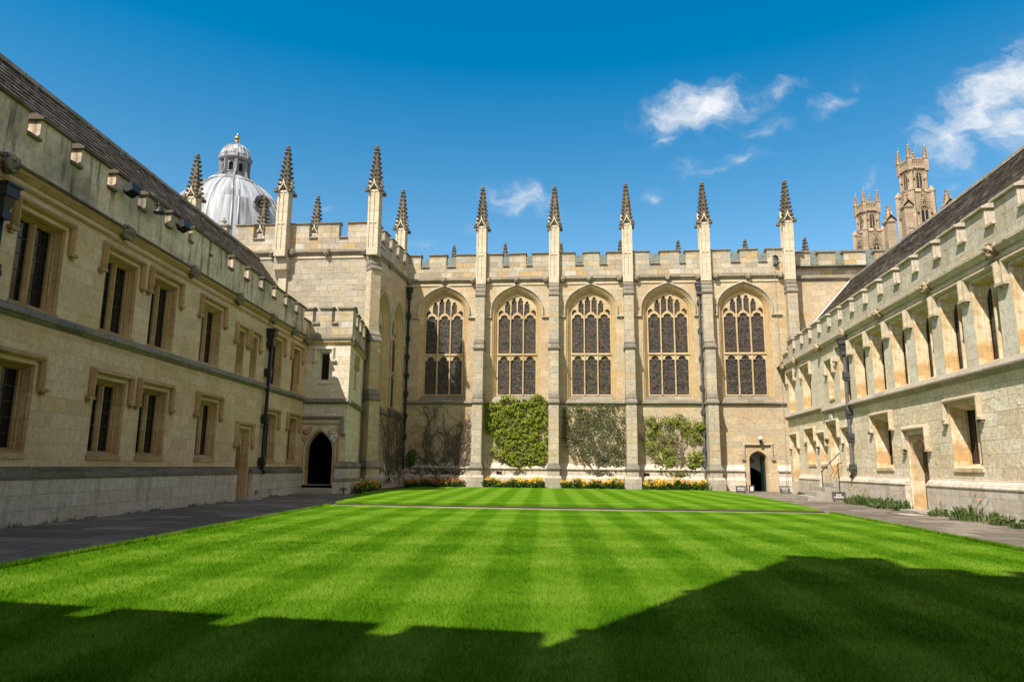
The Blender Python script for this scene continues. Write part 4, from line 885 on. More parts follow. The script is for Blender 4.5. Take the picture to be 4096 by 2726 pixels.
# ------------------------------------------------------------------ antechapel
def antechapel():
    F = Fr((0, 31.45, 0), (1, 0, 0), (0, -1, 0)); root = thing('antechapel', (-14, 34, 0), 'tall square chapel end block with big crocketed pinnacles rising behind the left range', 'chapel')
    b = MB(F); b.plate([(-19.6, 0), (-19.6, 11.1), (-9.85, 11.1), (-9.85, 0)], [], 0, -.4); b.build('wall', 'ante', root)
    E = Fr((-9.85, 31.45, 0), (.045, .999, 0), (.999, -.045, 0))     # east wall, u runs north
    cs = [1.55, 3.95]
    b = MB(E); b.plate([(0, 0), (0, 11.1), (5.55, 11.1), (5.55, 0)], [opening(c, .80+.265, 3.70, 7.7, 1.45+.27, 10) for c in cs], 0, -.4); b.build('wall', 'chapel', root)
    for c in cs: chapel_window(E, root, c, z0=4.05, hw=.80, zs=7.7, rise=1.45, nl=2)
    string_course(E, root, 0, 5.55, [(.002, 3.72), (.03, 3.70), (.13, 3.60), (.13, 3.56), (.002, 3.50)], 'cap')
    string_course(E, root, 0, 5.55, [(.002, 11.27), (.08, 11.24), (.13, 11.18), (.13, 11.14), (.08, 11.10), (.03, 11.02), (.002, 11.0)], 'cap')
    string_course(E, root, 0, 5.5, [(.002, 1.2), (.12, 1.1), (.12, .62), (.22, .55), (.25, .5), (.25, 0), (.002, 0)], 'plinth', 'plinth')
    parapet(E, root, .0, 5.5, [(.0, .8), (1.25, 2.0), (2.45, 3.2), (3.65, 4.4), (4.85, 5.5)], 11.27, 11.95, 12.66, .05, -.3)
    string_course(F, root, -19.6, -9.85, [(.002, 11.27), (.08, 11.24), (.13, 11.18), (.13, 11.14), (.08, 11.10), (.03, 11.02), (.002, 11.0)], 'cap')
    string_course(F, root, -19.6, -9.85, [(.002, 10.90), (.04, 10.90), (.06, 10.87), (.04, 10.83), (.002, 10.82)], 'shaft')
    parapet(F, root, -19.6, -9.85, [(-19.6, -18.5), (-18.1, -17.35), (-16.85, -15.96), (-15.36, -13.13), (-12.69, -11.64), (-11.19, -9.85)], 11.27, 11.92, 12.68, .05, -.3)
    Wf = Fr((-19.6, 31.45, 0), (0, 1, 0), (-1, 0, 0))
    b = MB(Wf); b.plate([(0, 0), (0, 12.1), (6, 12.1), (6, 0)], [], 0, -.3); b.build('wall', 'ante', root)
    b = MB(); b.box(-19.5, -9.7, 31.8, 37.3, 11.6, 11.7); b.build('roof', 'dome', root)
    b = MB(); b.box(-19.6, -9.6, 37.2, 37.5, 0, 12.0); b.build('back_wall', 'ante', root)
    pinnacle(root, -9.82, 31.2); pinnacle(root, -14.34, 31.15); pinnacle(root, -19.17, 31.4)
    for x, y in ((-10.02, 36.9), (-15.16, 37.2), (-18.4, 37.3)): pinnacle(root, x, y)
    # corbelled foot of the middle pinnacle
    b = MB(F); b.box(-14.66, -14.02, 0, .34, 10.25, 10.9); b.prism_u([(0, 9.85), (.10, 9.85), (.34, 10.25), (0, 10.25)], -14.62, -14.06); b.build('corbel', 'chapel_grey', root)
    b = MB(F); b.box(-14.5, -14.1, 0, .12, 7.6, 9.86); b.build('pilaster', 'shaft', root)
    # diagonal corner buttress
    c = Vector((-9.97, 31.5, 0)); dv = Vector((.7071, -.7071, 0)); uv_ = Vector((.7071, .7071, 0))
    D = Fr(c, uv_, dv); buttress(D, root, 0, 'chapel', lv=(.5, .97, 3.97, 6.7), top=10.16, top2=11.0)
    for k, x in enumerate((-14.85, -13.9, -12.15, -10.3)): grotesque(F, root, x, .04, 11.10, .16, 90+k)
    grotesque(E, root, 2.2, .04, 11.08, .15, 97)
    # stone urn on the left merlon
    b = MB(); b.lathe(-17.66, 31.6, [(.16, 12.68), (.16, 12.76), (.08, 12.8), (.16, 12.88), (.17, 12.93), (.09, 12.97), (.06, 13.0), (.09, 13.04), (.04, 13.1), (0, 13.12)], 10); b.build('urn', 'step', root)
    return root
ante_root = antechapel()

# ------------------------------------------------------------------ porch block in the corner
def porch():
    A = Vector((-11.15, 26.7, 0)); B = Vector((-9.15, 26.7, 0)); C = Vector((-10.0, 31.2, 0))
    S = Fr((0, 26.7, 0), (1, 0, 0), (0, -1, 0)); du = (C-B).normalized(); E = Fr(B, du, (du.y, -du.x, 0)); Le = (C-B).length
    root = thing('porch_block', (-10.3, 28.5, 0), 'low battlemented corner block with a dark pointed archway, between the left range and the chapel', 'building')
    ac = -10.22
    win = (-10.42, -9.98, 4.33, 5.50)
    hs = [opening(ac, .555, .32, 1.55, .86, 9, k1=.5, k2=.6, k3=.75), rect(*win)]
    b = MB(S); b.plate([(-11.5, 0), (-11.5, 5.9), (-9.15, 5.9), (-9.15, 0)], hs, 0, -.35, sides=False); b.build('wall', 'right_up', root)
    ew = (1.6, 2.0, 4.3, 5.45)
    b = MB(E); b.plate([(0, 0), (0, 5.9), (Le, 5.9), (Le, 0)], [rect(*ew)], 0, -.35, sides=False); b.build('wall', 'right_up', root)
    range_window(S, root, *win, lights=1, trim='right_up', hd=.36); range_window(E, root, *ew, lights=1, trim='trim_shade', hd=.36)
    # archway with square label and carved spandrels
    b = MB(S); b.loft([[(u, w, z) for u, z in opening(ac, .555+d, .3, 1.55, .86+d*.9, 9, k1=.5, k2=.6, k3=.75)] for d, w in ((.10, .006), (.09, .03), (.05, .03), (.02, -.05), (.0, -.07), (-.04, -.16), (-.04, -.35))])
    b.sweep([(ac-.80, .35), (ac-.80, 2.70), (ac+.80, 2.70), (ac+.80, .35)], [(0, .001), (0, .05), (.05, .05), (.09, .001)])
    d = b.build('doorway', 'trim_shade', root)
    b = MB(S); hood(b, ac-.80, ac+.80, 2.80, .52, .1); b.build('hood_mould', 'cap', d)
    b = MB(S)
    for sx in (-1, 1): b.blob(ac+sx*.52, .0, 2.35, .2, .03, .15, 3+sx, .5, 2); b.blob(ac+sx*.60, .0, 2.1, .1, .03, .13, 5+sx, .5, 2)
    b.build('spandrel_carving', 'trim_shade', d)
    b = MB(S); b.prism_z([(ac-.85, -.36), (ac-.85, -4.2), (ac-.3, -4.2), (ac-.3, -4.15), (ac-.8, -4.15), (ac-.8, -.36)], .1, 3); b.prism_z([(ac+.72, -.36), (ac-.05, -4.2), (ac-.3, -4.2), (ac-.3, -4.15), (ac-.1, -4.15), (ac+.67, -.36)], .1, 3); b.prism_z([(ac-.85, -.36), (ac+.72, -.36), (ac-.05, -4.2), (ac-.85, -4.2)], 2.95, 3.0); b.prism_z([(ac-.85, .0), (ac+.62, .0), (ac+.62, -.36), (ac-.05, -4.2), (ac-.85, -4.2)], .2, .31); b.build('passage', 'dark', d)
    b = MB(S); b.box(-11.2, ac+.70, .01, .36, -.02, .21); b.box(-11.25, ac+.74, .36, .75, -.02, .10); b.build('steps', 'step', d)
    prof = [(.002, 3.66), (.04, 3.65), (.13, 3.54), (.13, 3.50), (.05, 3.44), (.002, 3.42)]
    string_course(S, root, -11.3, -9.10, prof, 'cap'); string_course(E, root, -.05, Le, prof, 'cap')
    pc = [(.002, 5.93), (.11, 5.93), (.10, 5.88), (.03, 5.80), (.002, 5.78)]; pt = [(.002, 6.12), (.08, 6.11), (.15, 6.06), (.15, 6.0), (.11, 5.931), (.002, 5.931)]
    string_course(S, root, -11.3, -9.12, pc, 'trim', 'cornice'); string_course(E, root, -.03, Le, pc, 'trim', 'cornice'); string_course(S, root, -11.3, -9.10, pt, 'cap'); string_course(E, root, -.05, Le, pt, 'cap')
    parapet(S, root, -11.4, -9.09, [(-11.4, -10.76), (-10.45, -9.97), (-9.69, -9.09)], 6.12, 6.70, 7.34, .06, -.28, 'parapet')
    parapet(E, root, .25, Le, [(.25, .75), (1.25, 1.85), (2.35, 3.1), (3.6, Le)], 6.12, 6.70, 7.34, .06, -.28, 'parapet')
    b = MB(S); b.box(ac+.72, -9.05, .005, .12, .42, .95); b.box(ac+.70, -8.98, .005, .24, -.03, .44); pl = b.build('plinth', 'plinth', root)
    b = MB(S); b.prism_u([(.003, 1.22), (.06, 1.18), (.17, 1.05), (.17, .99), (.003, .95)], ac+.72, -9.0); b.build('plinth_cap', 'cap', pl); b = MB(S); b.prism_u([(.003, .60), (.13, .56), (.25, .47), (.25, .44), (.003, .44)], ac+.70, -8.97); b.build('base_cap', 'cap', pl)
    b = MB(E); b.box(-.1, Le, .005, .12, .42, .95); b.box(-.2, Le, .005, .24, -.03, .44); pl = b.build('plinth', 'plinth', root)
    b = MB(E); b.prism_u([(.003, 1.22), (.06, 1.18), (.17, 1.05), (.17, .99), (.003, .95)], -.1, Le); b.build('plinth_cap', 'cap', pl); b = MB(E); b.prism_u([(.003, .60), (.13, .56), (.25, .47), (.25, .44), (.003, .44)], -.2, Le); b.build('base_cap', 'cap', pl)
    b = MB(); b.prism_z([(-11.4, 27), (-9.35, 27), (-10.1, 31.3), (-12, 31.3)], 6.2, 6.3); b.build('roof', 'dome', root)
    for k, (u, z) in enumerate(((-10.85, 5.98),)): grotesque(S, root, u, .04, z, .17, 110+k)
    grotesque(E, root, .55, .04, 5.92, .13, 113)
    # painted shield beside the arch
    return root
porch_root = porch()

# ------------------------------------------------------------------ gate range behind the camera (casts the lawn shadow)
def gate_range():
    ang = -.0998; F = Fr((-2.9, -.27, 0), (math.cos(ang), math.sin(ang), 0), (-math.sin(ang), math.cos(ang), 0))
    root = thing('gate_range', (0, -3, 0), 'battlemented gate range with a square tower behind the viewer that shades the front lawn', 'building')
    def wing(u0, u1):
        b = MB(F); b.box(u0, u1, -.5, 0, 0, 6.1); b.build('wall', 'left', root)
        mer = []; s = -.22-.82
        while s > u0: mer.append((s, s+.82)); s -= 1.155
        s = -.22-.82+1.155
        while s < u1-.3: mer.append((s, min(u1, s+.82))); s += 1.155
        mer = sorted(m for m in mer if m[0] >= u0 and m[1] <= u1+.01)
        parapet(F, root, u0, u1, mer, 6.1, 6.76, 7.2, .06, -.28, 'left_par')
        slate_roof(F, root, u0, u1, -.6, 6.0, -4.0, 8.4, 12)
    wing(-9.5, 0); wing(5.5, 13)
    b = MB(F); b.box(.0, 5.5, -5.0, 0.02, 0, 11.9); b.build('tower', 'left', root)
    for z in (4.0, 7.4, 9.8, 11.7): string_course(F, root, -.05, 5.55, [(.025, z+.1), (.12, z), (.12, z-.06), (.025, z-.12)], 'cap')
    parapet(F, root, .9, 5.5, [(1.3, 2.1), (2.6, 3.4), (3.9, 4.7)], 11.9, 12.2, 12.75, .06, -.3, 'left_par')
    b = MB(F); b.prism_z([(.0, -1.0), (.0, -.2), (.3, .1), (.95, .1), (1.2, -.2), (1.2, -1.0)], 10.5, 13.5); b.build('stair_turret', 'left', root)
    parapet(F, root, .05, 1.15, [(.05, .4), (.75, 1.15)], 13.5, 13.6, 13.9, .05, -.9, 'left_par')
    return root
gate_range()

# ------------------------------------------------------------------ domed library rotunda far behind
def rotunda():
    X, Y = -46.0, 84.0; K = 84/80.
    def zz(z): return 1.08+(z-1.08)*K
    root = thing('domed_rotunda', (X, Y, 0), 'round building with a streaked grey lead dome and gilded lantern, behind the left roof', 'building')
    b = MB(); b.lathe(X, Y, [(10.2, 0), (10.2, zz(22)), (9.6, zz(22.2)), (9.2, zz(23)), (9.2, zz(25.5)), (9.5, zz(25.6))], 48); b.build('drum', 'tower', root)
    prof = [(8.35, 26.2), (8.2, 28.0), (7.95, 29.5), (7.55, 30.8), (7.0, 32.0), (6.3, 33.05), (5.5, 33.95), (4.6, 34.75), (3.7, 35.35), (3.1, 35.65)]
    prof = [(r*K*.965, zz(z)) for r, z in prof]
    me_b = MB(); n = 64
    rings = [[(X+r*math.cos(2*math.pi*k/n), Y+r*math.sin(2*math.pi*k/n), z) for k in range(n)] for r, z in prof]
    me_b.loft(rings, True, True); dm = me_b.build('dome', 'dome', root)
    # uv so that the lead sheets run up the dome
    me = dm.data; uvl = me.uv_layers[0].data; c = ORG[dm.name]
    for p_ in me.polygons:
        a0 = None
        for li in p_.loop_indices:
            v = me.vertices[me.loops[li].vertex_index].co+c; a = math.atan2(v.y-Y, v.x-X)
            if a0 is None: a0 = a
            while a-a0 > math.pi: a -= 2*math.pi
            while a-a0 < -math.pi: a += 2*math.pi
            uvl[li].uv = (a*8.0, v.z)
    for k in range(8):      # heavy double rolls between the sheets
        a = math.pi/8+k*math.pi/4+.16
        for d in (-.075, .075):
            pts = [(X+(r+.05)*math.cos(a+d*min(1, 5/r)), Y+(r+.05)*math.sin(a+d*min(1, 5/r)), z) for r, z in prof]
            b = MB(); b.tube(pts, .11, 6); b.build('rib', 'dome', dm)
    for k in range(40):
        a = k*2*math.pi/40
        if k % 2 == 0: continue
        pts = [(X+(r+.01)*math.cos(a), Y+(r+.01)*math.sin(a), z) for r, z in prof]
        b = MB(); b.tube(pts, .035, 4); b.build('lead_roll', 'dome', dm)
    b = MB(); b.lathe(X, Y, [(3.35, zz(35.4)), (3.45, zz(35.55)), (3.45, zz(35.75)), (3.1, zz(35.85)), (3.1, zz(36.05)), (2.4, zz(36.25)), (2.1, zz(36.5))], 32); b.build('ring', 'dome', root)
    # lantern: eight piers and arched lights
    z0, z1 = zz(36.4), zz(38.75); ap = 1.6
    for k in range(8):
        a = k*math.pi/4-math.pi/2+.19; Fk = Fr((X+ap*math.cos(a), Y+ap*math.sin(a), 0), (-math.sin(a), math.cos(a), 0), (math.cos(a), math.sin(a), 0)); hw = ap*math.tan(math.pi/8)
        b = MB(Fk); b.plate(rect(-hw, hw, z0, z1), [opening(0, .29, z0+.85, z0+1.75, .3, 6)], 0, -.22); o = b.build('lantern_wall', 'dome_dark', root)
        b = MB(Fk); b.face([(-.4, -.2, z0+.8), (.4, -.2, z0+.8), (.4, -.2, z0+2.15), (-.4, -.2, z0+2.15)]); b.build('opening', 'dark', o)
        b = MB(Fk); b.box(hw-.16, hw+.16, -.1, .2, z0, z1); b.prism_u([(0, z0+1.0), (.2, z0+1.0), (.75, z0-.25), (0, z0-.25)], hw-.12, hw+.12); b.box(-hw+.16, hw-.16, 0, .06, z0+.7, z0+.84); b.build('pier', 'dome_dark', o)
    b = MB(); b.lathe(X, Y, [(1.75, zz(38.7)), (2.05, zz(38.95)), (2.07, zz(39.12)), (1.92, zz(39.18)), (1.92, zz(39.45)), (1.85, zz(39.5))], 24); b.build('lantern_cornice', 'dome_dark', root)
    for k in range(8):
        a = k*math.pi/4-math.pi/2+.19+math.pi/8; b = MB(); b.frustum(X+1.95*math.cos(a), Y+1.95*math.sin(a), .14, .14, zz(39.15), .14, .14, zz(39.6)); b.build('lantern_block', 'dome_dark', root)
    cp = [(1.92, 39.5), (1.88, 39.85), (1.7, 40.3), (1.4, 40.7), (1.0, 41.0), (.55, 41.18), (.4, 41.25)]
    b = MB(); b.lathe(X, Y, [(r, zz(z)) for r, z in cp], 32); cu = b.build('cupola', 'dome', root)
    for k in range(16):
        a = k*math.pi/8+.19; b = MB(); b.tube([(X+(r+.01)*math.cos(a), Y+(r+.01)*math.sin(a), zz(z)) for r, z in cp], .045, 5); b.build('rib', 'dome', cu)
    b = MB(); b.lathe(X, Y, [(.55, zz(41.2)), (.5, zz(41.3)), (.24, zz(41.45)), (.2, zz(41.6))], 14); b.build('finial_base', 'dome', root)
    b = MB(); b.lathe(X, Y, [(.2, zz(41.55)), (.32, zz(41.68)), (.15, zz(41.8)), (.2, zz(41.9)), (.36, zz(42.05)), (.38, zz(42.2)), (.25, zz(42.38)), (.1, zz(42.48)), (.06, zz(42.7)), (0, zz(42.85))], 14); b.build('finial', 'gold', root)
    # round louvred dormer on the near face
    a = math.atan2(-Y, -X+3.3)+.42
    p0 = (-41.35*K*1.0, 77.2, 0); Fk = Fr((X+7.35*math.cos(a), Y+7.35*math.sin(a), 0), (-math.sin(a), math.cos(a), 0), (math.cos(a), math.sin(a), 0)); zc = zz(31.3)
    def disc(b, r, w0, w1): b.plate([(r*math.cos(t*math.pi/12), zc+r*math.sin(t*math.pi/12)) for t in range(24)], [], w0, w1)
    b = MB(Fk); b.plate([(1.0*math.cos(t*math.pi/12), zc+1.0*math.sin(t*math.pi/12)) for t in range(24)], [[(.68*math.cos(t*math.pi/12), zc+.68*math.sin(t*math.pi/12)) for t in range(24)]], .75, -1.2); dd = b.build('dormer', 'dome', root)
    b = MB(Fk); disc(b, .7, .55, .5)
    for k in range(7): b.box(-.66, .66, .55, .66, zc-.6+k*.18, zc-.53+k*.18)
    b.build('louvre', 'oak', dd)
    b = MB(Fk); b.sweep([(1.12*math.cos(t), zc+.02+1.1*math.sin(t)) for t in [math.pi*.98-i*math.pi*.96/12 for i in range(13)]], [(-.1, .5), (-.1, .95), (.1, .95), (.1, .5)]); b.build('dormer_hood', 'dome', dd)
rotunda()

# ------------------------------------------------------------------ twin towers behind the right roof
def twin_tower(cx, cy, label):
    root = thing('gothic_tower', (cx, cy, 0), label, 'tower', 'twin gothic towers beyond the right range')
    rot = R(9.5); h1, h2 = 1.17, .84; zs, zm, zp = 29.2, 31.35, 32.0
    def frame(k, h): a = rot-math.pi/2+k*math.pi/2; return Fr((cx+h*math.cos(a), cy+h*math.sin(a), 0), (-math.sin(a), math.cos(a), 0), (math.cos(a), math.sin(a), 0))
    def corner(k, h): a = rot-math.pi/4+k*math.pi/2; return cx+h*1.41421*math.cos(a), cy+h*1.41421*math.sin(a)
    D = Fr((cx, cy, 0), (math.cos(rot), math.sin(rot), 0), (-math.sin(rot), math.cos(rot), 0))
    b = MB(D); b.frustum(0, 0, h1+.12, h1+.12, 0, h1, h1, zs-.4); b.build('lower_stage', 'tower', root)
    b = MB(D); b.box(-h2, h2, -h2, h2, zs-.6, zm); up = b.build('upper_stage', 'tower', root)
    b = MB(D); b.frustum(0, 0, h1+.1, h1+.1, zs-.52, h2, h2, zs-.02); b.build('set_off', 'tower', root)
    b = MB(D); b.frustum(0, 0, h2, h2, zm-.14, h2+.2, h2+.2, zm-.04); b.frustum(0, 0, h2+.2, h2+.2, zm-.04, h2+.2, h2+.2, zm+.05); b.frustum(0, 0, h2+.2, h2+.2, zm+.05, h2+.04, h2+.04, zm+.18); b.build('string_course', 'tower', root)
    for k in range(4):
        x, y = corner(k, 1.0); dx, dy = (x-cx)/1.41421, (y-cy)/1.41421
        # clasping corner piers with gabled heads
        F2 = Fr((cx, cy, 0), (dx*1.0, dy*1.0, 0), (-dy, dx, 0)); r = h1*1.36
        b = MB(F2); b.box(r-.36, r+.16, -.28, .28, 0, zs-.42); b.frustum(r-.1, 0, .31, .32, zs-.42, .31, .32, zs-.28); b.frustum(r-.1, 0, .29, .30, zs-.28, .03, .04, zs+.28); b.build('corner_pier', 'tower', root)
        r = h2*1.36; b = MB(F2); b.box(r-.25, r+.10, -.17, .17, zs-.3, zm-.1); b.build('corner_pier', 'tower', up)
        Fk = frame(k, h2); zt = zs+1.15
        b = MB(Fk); b.sweep(opening(0, .34, zs+.05, zt, .6, 7), [(-.08, .0), (-.08, .07), (.02, .07), (.05, .0)]); b.sweep([(-h2+.12, zt-.15), (-.47, zt-.15)]+arch(0, .47, zt, .72, 7)+[(.47, zt-.15), (h2-.12, zt-.15)], [(-.03, 0), (-.03, .13), (.04, .1), (.04, 0)])
        for q in range(3):
            for sx in (-1, 1): b.box(sx*(.5+.11*q)-.02, sx*(.5+.11*q)+.02, 0, .05, zm-.48, zm-.2)
        w = b.build('window', 'tower', up)
        b = MB(Fk); b.plate(opening(0, .31, zs+.05, zt, .56, 7), [], .012, .0, sides=False); b.build('glass', 'glassdark', w)
        b = MB(Fk); b.box(-.03, .03, .012, .05, zs+.05, zt+.5)
        for q in range(5): b.box(-.3, .3, .012, .035, zs+.3+q*.25, zs+.325+q*.25)
        b.build('mullion', 'tower', w)
        F1 = frame(k, h1+.03); z2 = zs-2.5
        og = [(-.62, z2-.2), (-.58, z2+.15), (-.32, z2+.6), (-.14, z2+1.1), (0, z2+2.2), (.14, z2+1.1), (.32, z2+.6), (.58, z2+.15), (.62, z2-.2)]
        b = MB(F1); b.sweep(opening(0, .45, z2-3.2, z2-.05, .62, 7), [(-.09, .0), (-.09, .12), (.03, .12), (.07, .0)]); b.sweep(og, [(-.05, 0), (-.05, .16), (.06, .16), (.06, 0)])
        for q in range(8):
            t = q/8.; i = min(3, int(t*4)); f = t*4-i; ux = og[i][0]+(og[i+1][0]-og[i][0])*f; uz = og[i][1]+(og[i+1][1]-og[i][1])*f
            for sx in (-1, 1): b.frustum(sx*(abs(ux)+.1), .12, .11, .07, uz+.02, .05, .04, uz+.16)
        b.frustum(0, .12, .12, .1, z2+2.15, .05, .05, z2+2.6); b.box(-.17, .17, .02, .2, z2+2.3, z2+2.38)
        w = b.build('niche', 'tower', root)
        b = MB(F1); b.plate(opening(0, .42, z2-3.2, z2-.05, .58, 7), [], .012, .0, sides=False); b.build('glass', 'glassdark', w)
        b = MB(F1); b.box(-.035, .035, .012, .06, z2-3.2, z2+.4); b.sweep([(-.4, z2-.1), (-.2, z2+.25), (0, z2-.1), (.2, z2+.25), (.4, z2-.1)], [(-.03, .012), (-.03, .06), (.03, .06), (.03, .012)]); b.build('mullion', 'tower', w)
        # crown of four crocketed pinnacles and pierced battlements
        x, y = corner(k, h2+.02); tall = 1.05
        b = MB(); b.frustum(x, y, .20, .20, zm-.25, .185, .185, zp+.35); b.frustum(x, y, .185, .185, zp+.35, .25, .25, zp+.42); b.frustum(x, y, .25, .25, zp+.42, .22, .22, zp+.5); b.frustum(x, y, .19, .19, zp+.5, .05, .05, zp+1.72)
        for q in range(4):
            z = zp+.62+.27*q; e = .20-.035*q; b.box(x-e-.1, x+e+.1, y-.05, y+.05, z, z+.075); b.box(x-.05, x+.05, y-e-.1, y+e+.1, z, z+.075)
        b.lathe(x, y, [(.055, zp+1.66), (.14, zp+1.76), (.13, zp+1.84), (0, zp+1.92)], 8)
        b.tube([(x+.12, y, zp+1.7), (x+.12, y, zp+2.3)], .012, 4)
        b.build('pinnacle', 'tower', root)
        b = MB(Fk); g = h2+.03
        b.plate(rect(-g, g, zm+.15, zp+.25), [rect(-g+.27+q*.2, -g+.38+q*.2, zm+.33, zp+.1) for q in range(6)], .06, -.1, back=True); b.box(-g, g, -.1, .1, zp+.25, zp+.33)
        for q in range(3): b.box(-.55+q*.42, -.3+q*.42, -.1, .06, zp+.33, zp+.5)
        b.build('parapet', 'tower', root)
twin_tower(34.0, 71.6, 'nearer, taller looking of two brown gothic towers, rising behind the right slate roof')
twin_tower(34.1, 83.6, 'farther, lower looking of two brown gothic towers, left of its twin above the chapel parapet')
def library_range():
    root = thing('library_range', (34, 64, 0), 'brown stone range with open parapet and three small turrets in front of the twin towers', 'building')
    F = Fr((0, 62, 0), (1, 0, 0), (0, -1, 0)); K = 62/70.
    b = MB(); b.prism_z([(26.9, 66), (28.6, 61.4), (40, 61.4), (40, 68), (27, 68)], 0, 21.0); b.build('wall', 'tower', root)
    b = MB(F); b.box(28.4, 40, -.1, .7, 21.0, 21.15); b.plate(rect(28.5, 40, 21.15, 21.75), [rect(28.65+k*.3, 28.85+k*.3, 21.25, 21.62) for k in range(36)], .66, .5, back=True); b.box(28.4, 40, .45, .72, 21.75, 21.85); b.build('balustrade', 'tower', root)
    for x, zt in ((30.4*K, 1.08+25.9*K), (32.15*K, 1.08+27.4*K), (36.05*K, 1.08+27.4*K)):
        b = MB(F); zb = zt-1.5; b.box(x-.36, x+.36, .0, .72, 18, zb); o = b.build('turret', 'tower', root)
        b = MB(F); b.box(x-.44, x+.44, -.08, .80, zb-.12, zb-.02); b.frustum(x, .36, .46, .46, zb+.0, .34, .34, zb+.25)
        for s in (-1, 1): b.sweep([(x-.42, zb), (x, zb+.5), (x+.42, zb)], [(-.05, .76), (-.05, .84), (.05, .84), (.05, .76)])
        b.frustum(x, .36, .30, .30, zb+.2, .07, .07, zt-.1)
        for q in range(3): z = zb+.45+q*.3; e = .3-.07*q; b.box(x-e-.1, x+e+.1, .30, .42, z, z+.08); b.box(x-.06, x+.06, .36-e-.1, .36+e+.1, z, z+.08)
        b.frustum(x, .36, .12, .12, zt-.16, .14, .14, zt); b.build('turret_spire', 'tower', o)
library_range()

# ------------------------------------------------------------------ climbing plants and beds
def leaf_quad(b, c, size, rnd, nrm=None, long=1.0):
    n = Vector((rnd.gauss(0, 1), rnd.gauss(0, 1), rnd.gauss(0, 1)+.3)) if nrm is None else Vector((nrm[0]+rnd.gauss(0, .45), nrm[1]+rnd.gauss(0, .45), nrm[2]+rnd.gauss(0, .45)))
    if n.length < .01: n = Vector((0, 1, 0))
    n.normalize(); a = n.cross(Vector((rnd.random()-.5, rnd.random()-.5, rnd.random()-.5))); a.normalize(); d = n.cross(a)
    s = size*(.6+.8*rnd.random()); c = Vector(c)
    i = [len(b.l)+k for k in range(4)]
    b.l += [tuple(c-a*s*long), tuple(c-d*s*.55+n*s*.12), tuple(c+a*s*long), tuple(c+d*s*.55+n*s*.12)]
    b.f.append(i); b.sm.append(False)
def inside(poly, x, y):
    r = False; n = len(poly)
    for i in range(n):
        (x0, y0), (x1, y1) = poly[i], poly[i-1]
        if (y0 > y) != (y1 > y) and x < (x1-x0)*(y-y0)/(y1-y0)+x0: r = not r
    return r
def branch(b, rnd, F_w, start, ang, length, r, depth, bounds, wob=.35, up=.06, kids=(2, 4), w=.12):
    u, z = start; pts = [(u, w+rnd.uniform(-.02, .03), z)]; rad = [r]; n = max(4, int(length/.13)); spots = []
    for k in range(n):
        ang += rnd.gauss(0, wob)*.5; ang += (math.pi/2-ang)*up
        u += math.cos(ang)*length/n; z += math.sin(ang)*length/n
        if not (bounds[0] < u < bounds[1] and bounds[2] < z < bounds[3]): break
        pts.append((u, w+rnd.uniform(-.02, .04), z)); rad.append(r*(1-.6*(k+1)/n)); spots.append((u, z, ang))
    if len(pts) > 2: b.tube(pts, rad, 5 if r > .02 else 4, True)
    if depth and spots:
        for _ in range(rnd.randint(*kids)):
            u, z, a = rnd.choice(spots); branch(b, rnd, F_w, (u, z), a+rnd.choice((-1, 1))*rnd.uniform(.4, 1.2), length*rnd.uniform(.35, .65), r*.58, depth-1, bounds, wob, up*.6, kids, w+rnd.uniform(-.02, .05))
def climber(name, label, poly, n, size, mt, F=FAC, clumps=None, wr=(.10, .42), seed=1, hole=.0, trunks=(), cat='climbing plant', group=None):
    rnd = random.Random(seed); us = [p_[0] for p_ in poly]; zs = [p_[1] for p_ in poly]
    root = thing(name, F((min(us)+max(us))/2, .25, 0), label, cat, group)
    b = MB(F); k = 0; tries = 0
    while k < n and tries < n*40:
        tries += 1
        if clumps:
            cu, cz, cr = rnd.choice(clumps); a = rnd.uniform(0, 6.283); q = cr*math.sqrt(rnd.random()); u, z = cu+q*math.cos(a), cz+q*math.sin(a)*.9; thick = (1-(q/cr)**2)
        else:
            u, z = rnd.uniform(min(us), max(us)), rnd.uniform(min(zs), max(zs)); thick = .8
            if not inside(poly, u+.12*noise.noise(Vector((u*4, z*4, seed))), z+.14*noise.noise(Vector((u*4, z*4, seed+9)))): continue
        d = .8*noise.noise(Vector((u*2.6, z*2.6, seed*2.3)))+.75*noise.noise(Vector((u*7, z*7, seed)))
        if d < hole and rnd.random() < .9: continue
        w = wr[0]+(wr[1]-wr[0])*(.25+.75*max(0, min(1, .45+d)))*rnd.random()**.6*max(.3, thick)
        leaf_quad(b, (u, w, z), size, rnd, (0, 1, .5), 1.0); k += 1
    b.build('foliage', mt, root)
    b = MB(F)
    for (u, z, a, l, r) in trunks: branch(b, rnd, F, (u, z), a, l, r, 2, (min(us)-.1, max(us)+.1, -.1, max(zs)), .3, .05, (3, 5), .14)
    if trunks: b.build('stems', 'bark', root)
    return root
climber('wall_climber', 'dense yellow green climber covering the wall below the second chapel window', [(-5.12, 4.4), (-4.7, 4.5), (-4.1, 4.85), (-3.4, 4.6), (-2.8, 4.62), (-2.3, 4.95), (-1.88, 4.6), (-1.8, 2.2), (-1.95, 1.2), (-2.5, 1.15), (-3.0, .9), (-3.7, 1.05), (-4.0, 1.4), (-4.85, 1.75), (-4.6, 2.4), (-5.12, 3.0)], 15000, .042, 'leaf_bright', seed=3, hole=-.22, wr=(.06, .48), trunks=((-3.7, .0, 1.7, 2.6, .045), (-3.6, 0, 1.2, 2.4, .035), (-3.8, 0, 2.2, 2.6, .03)))
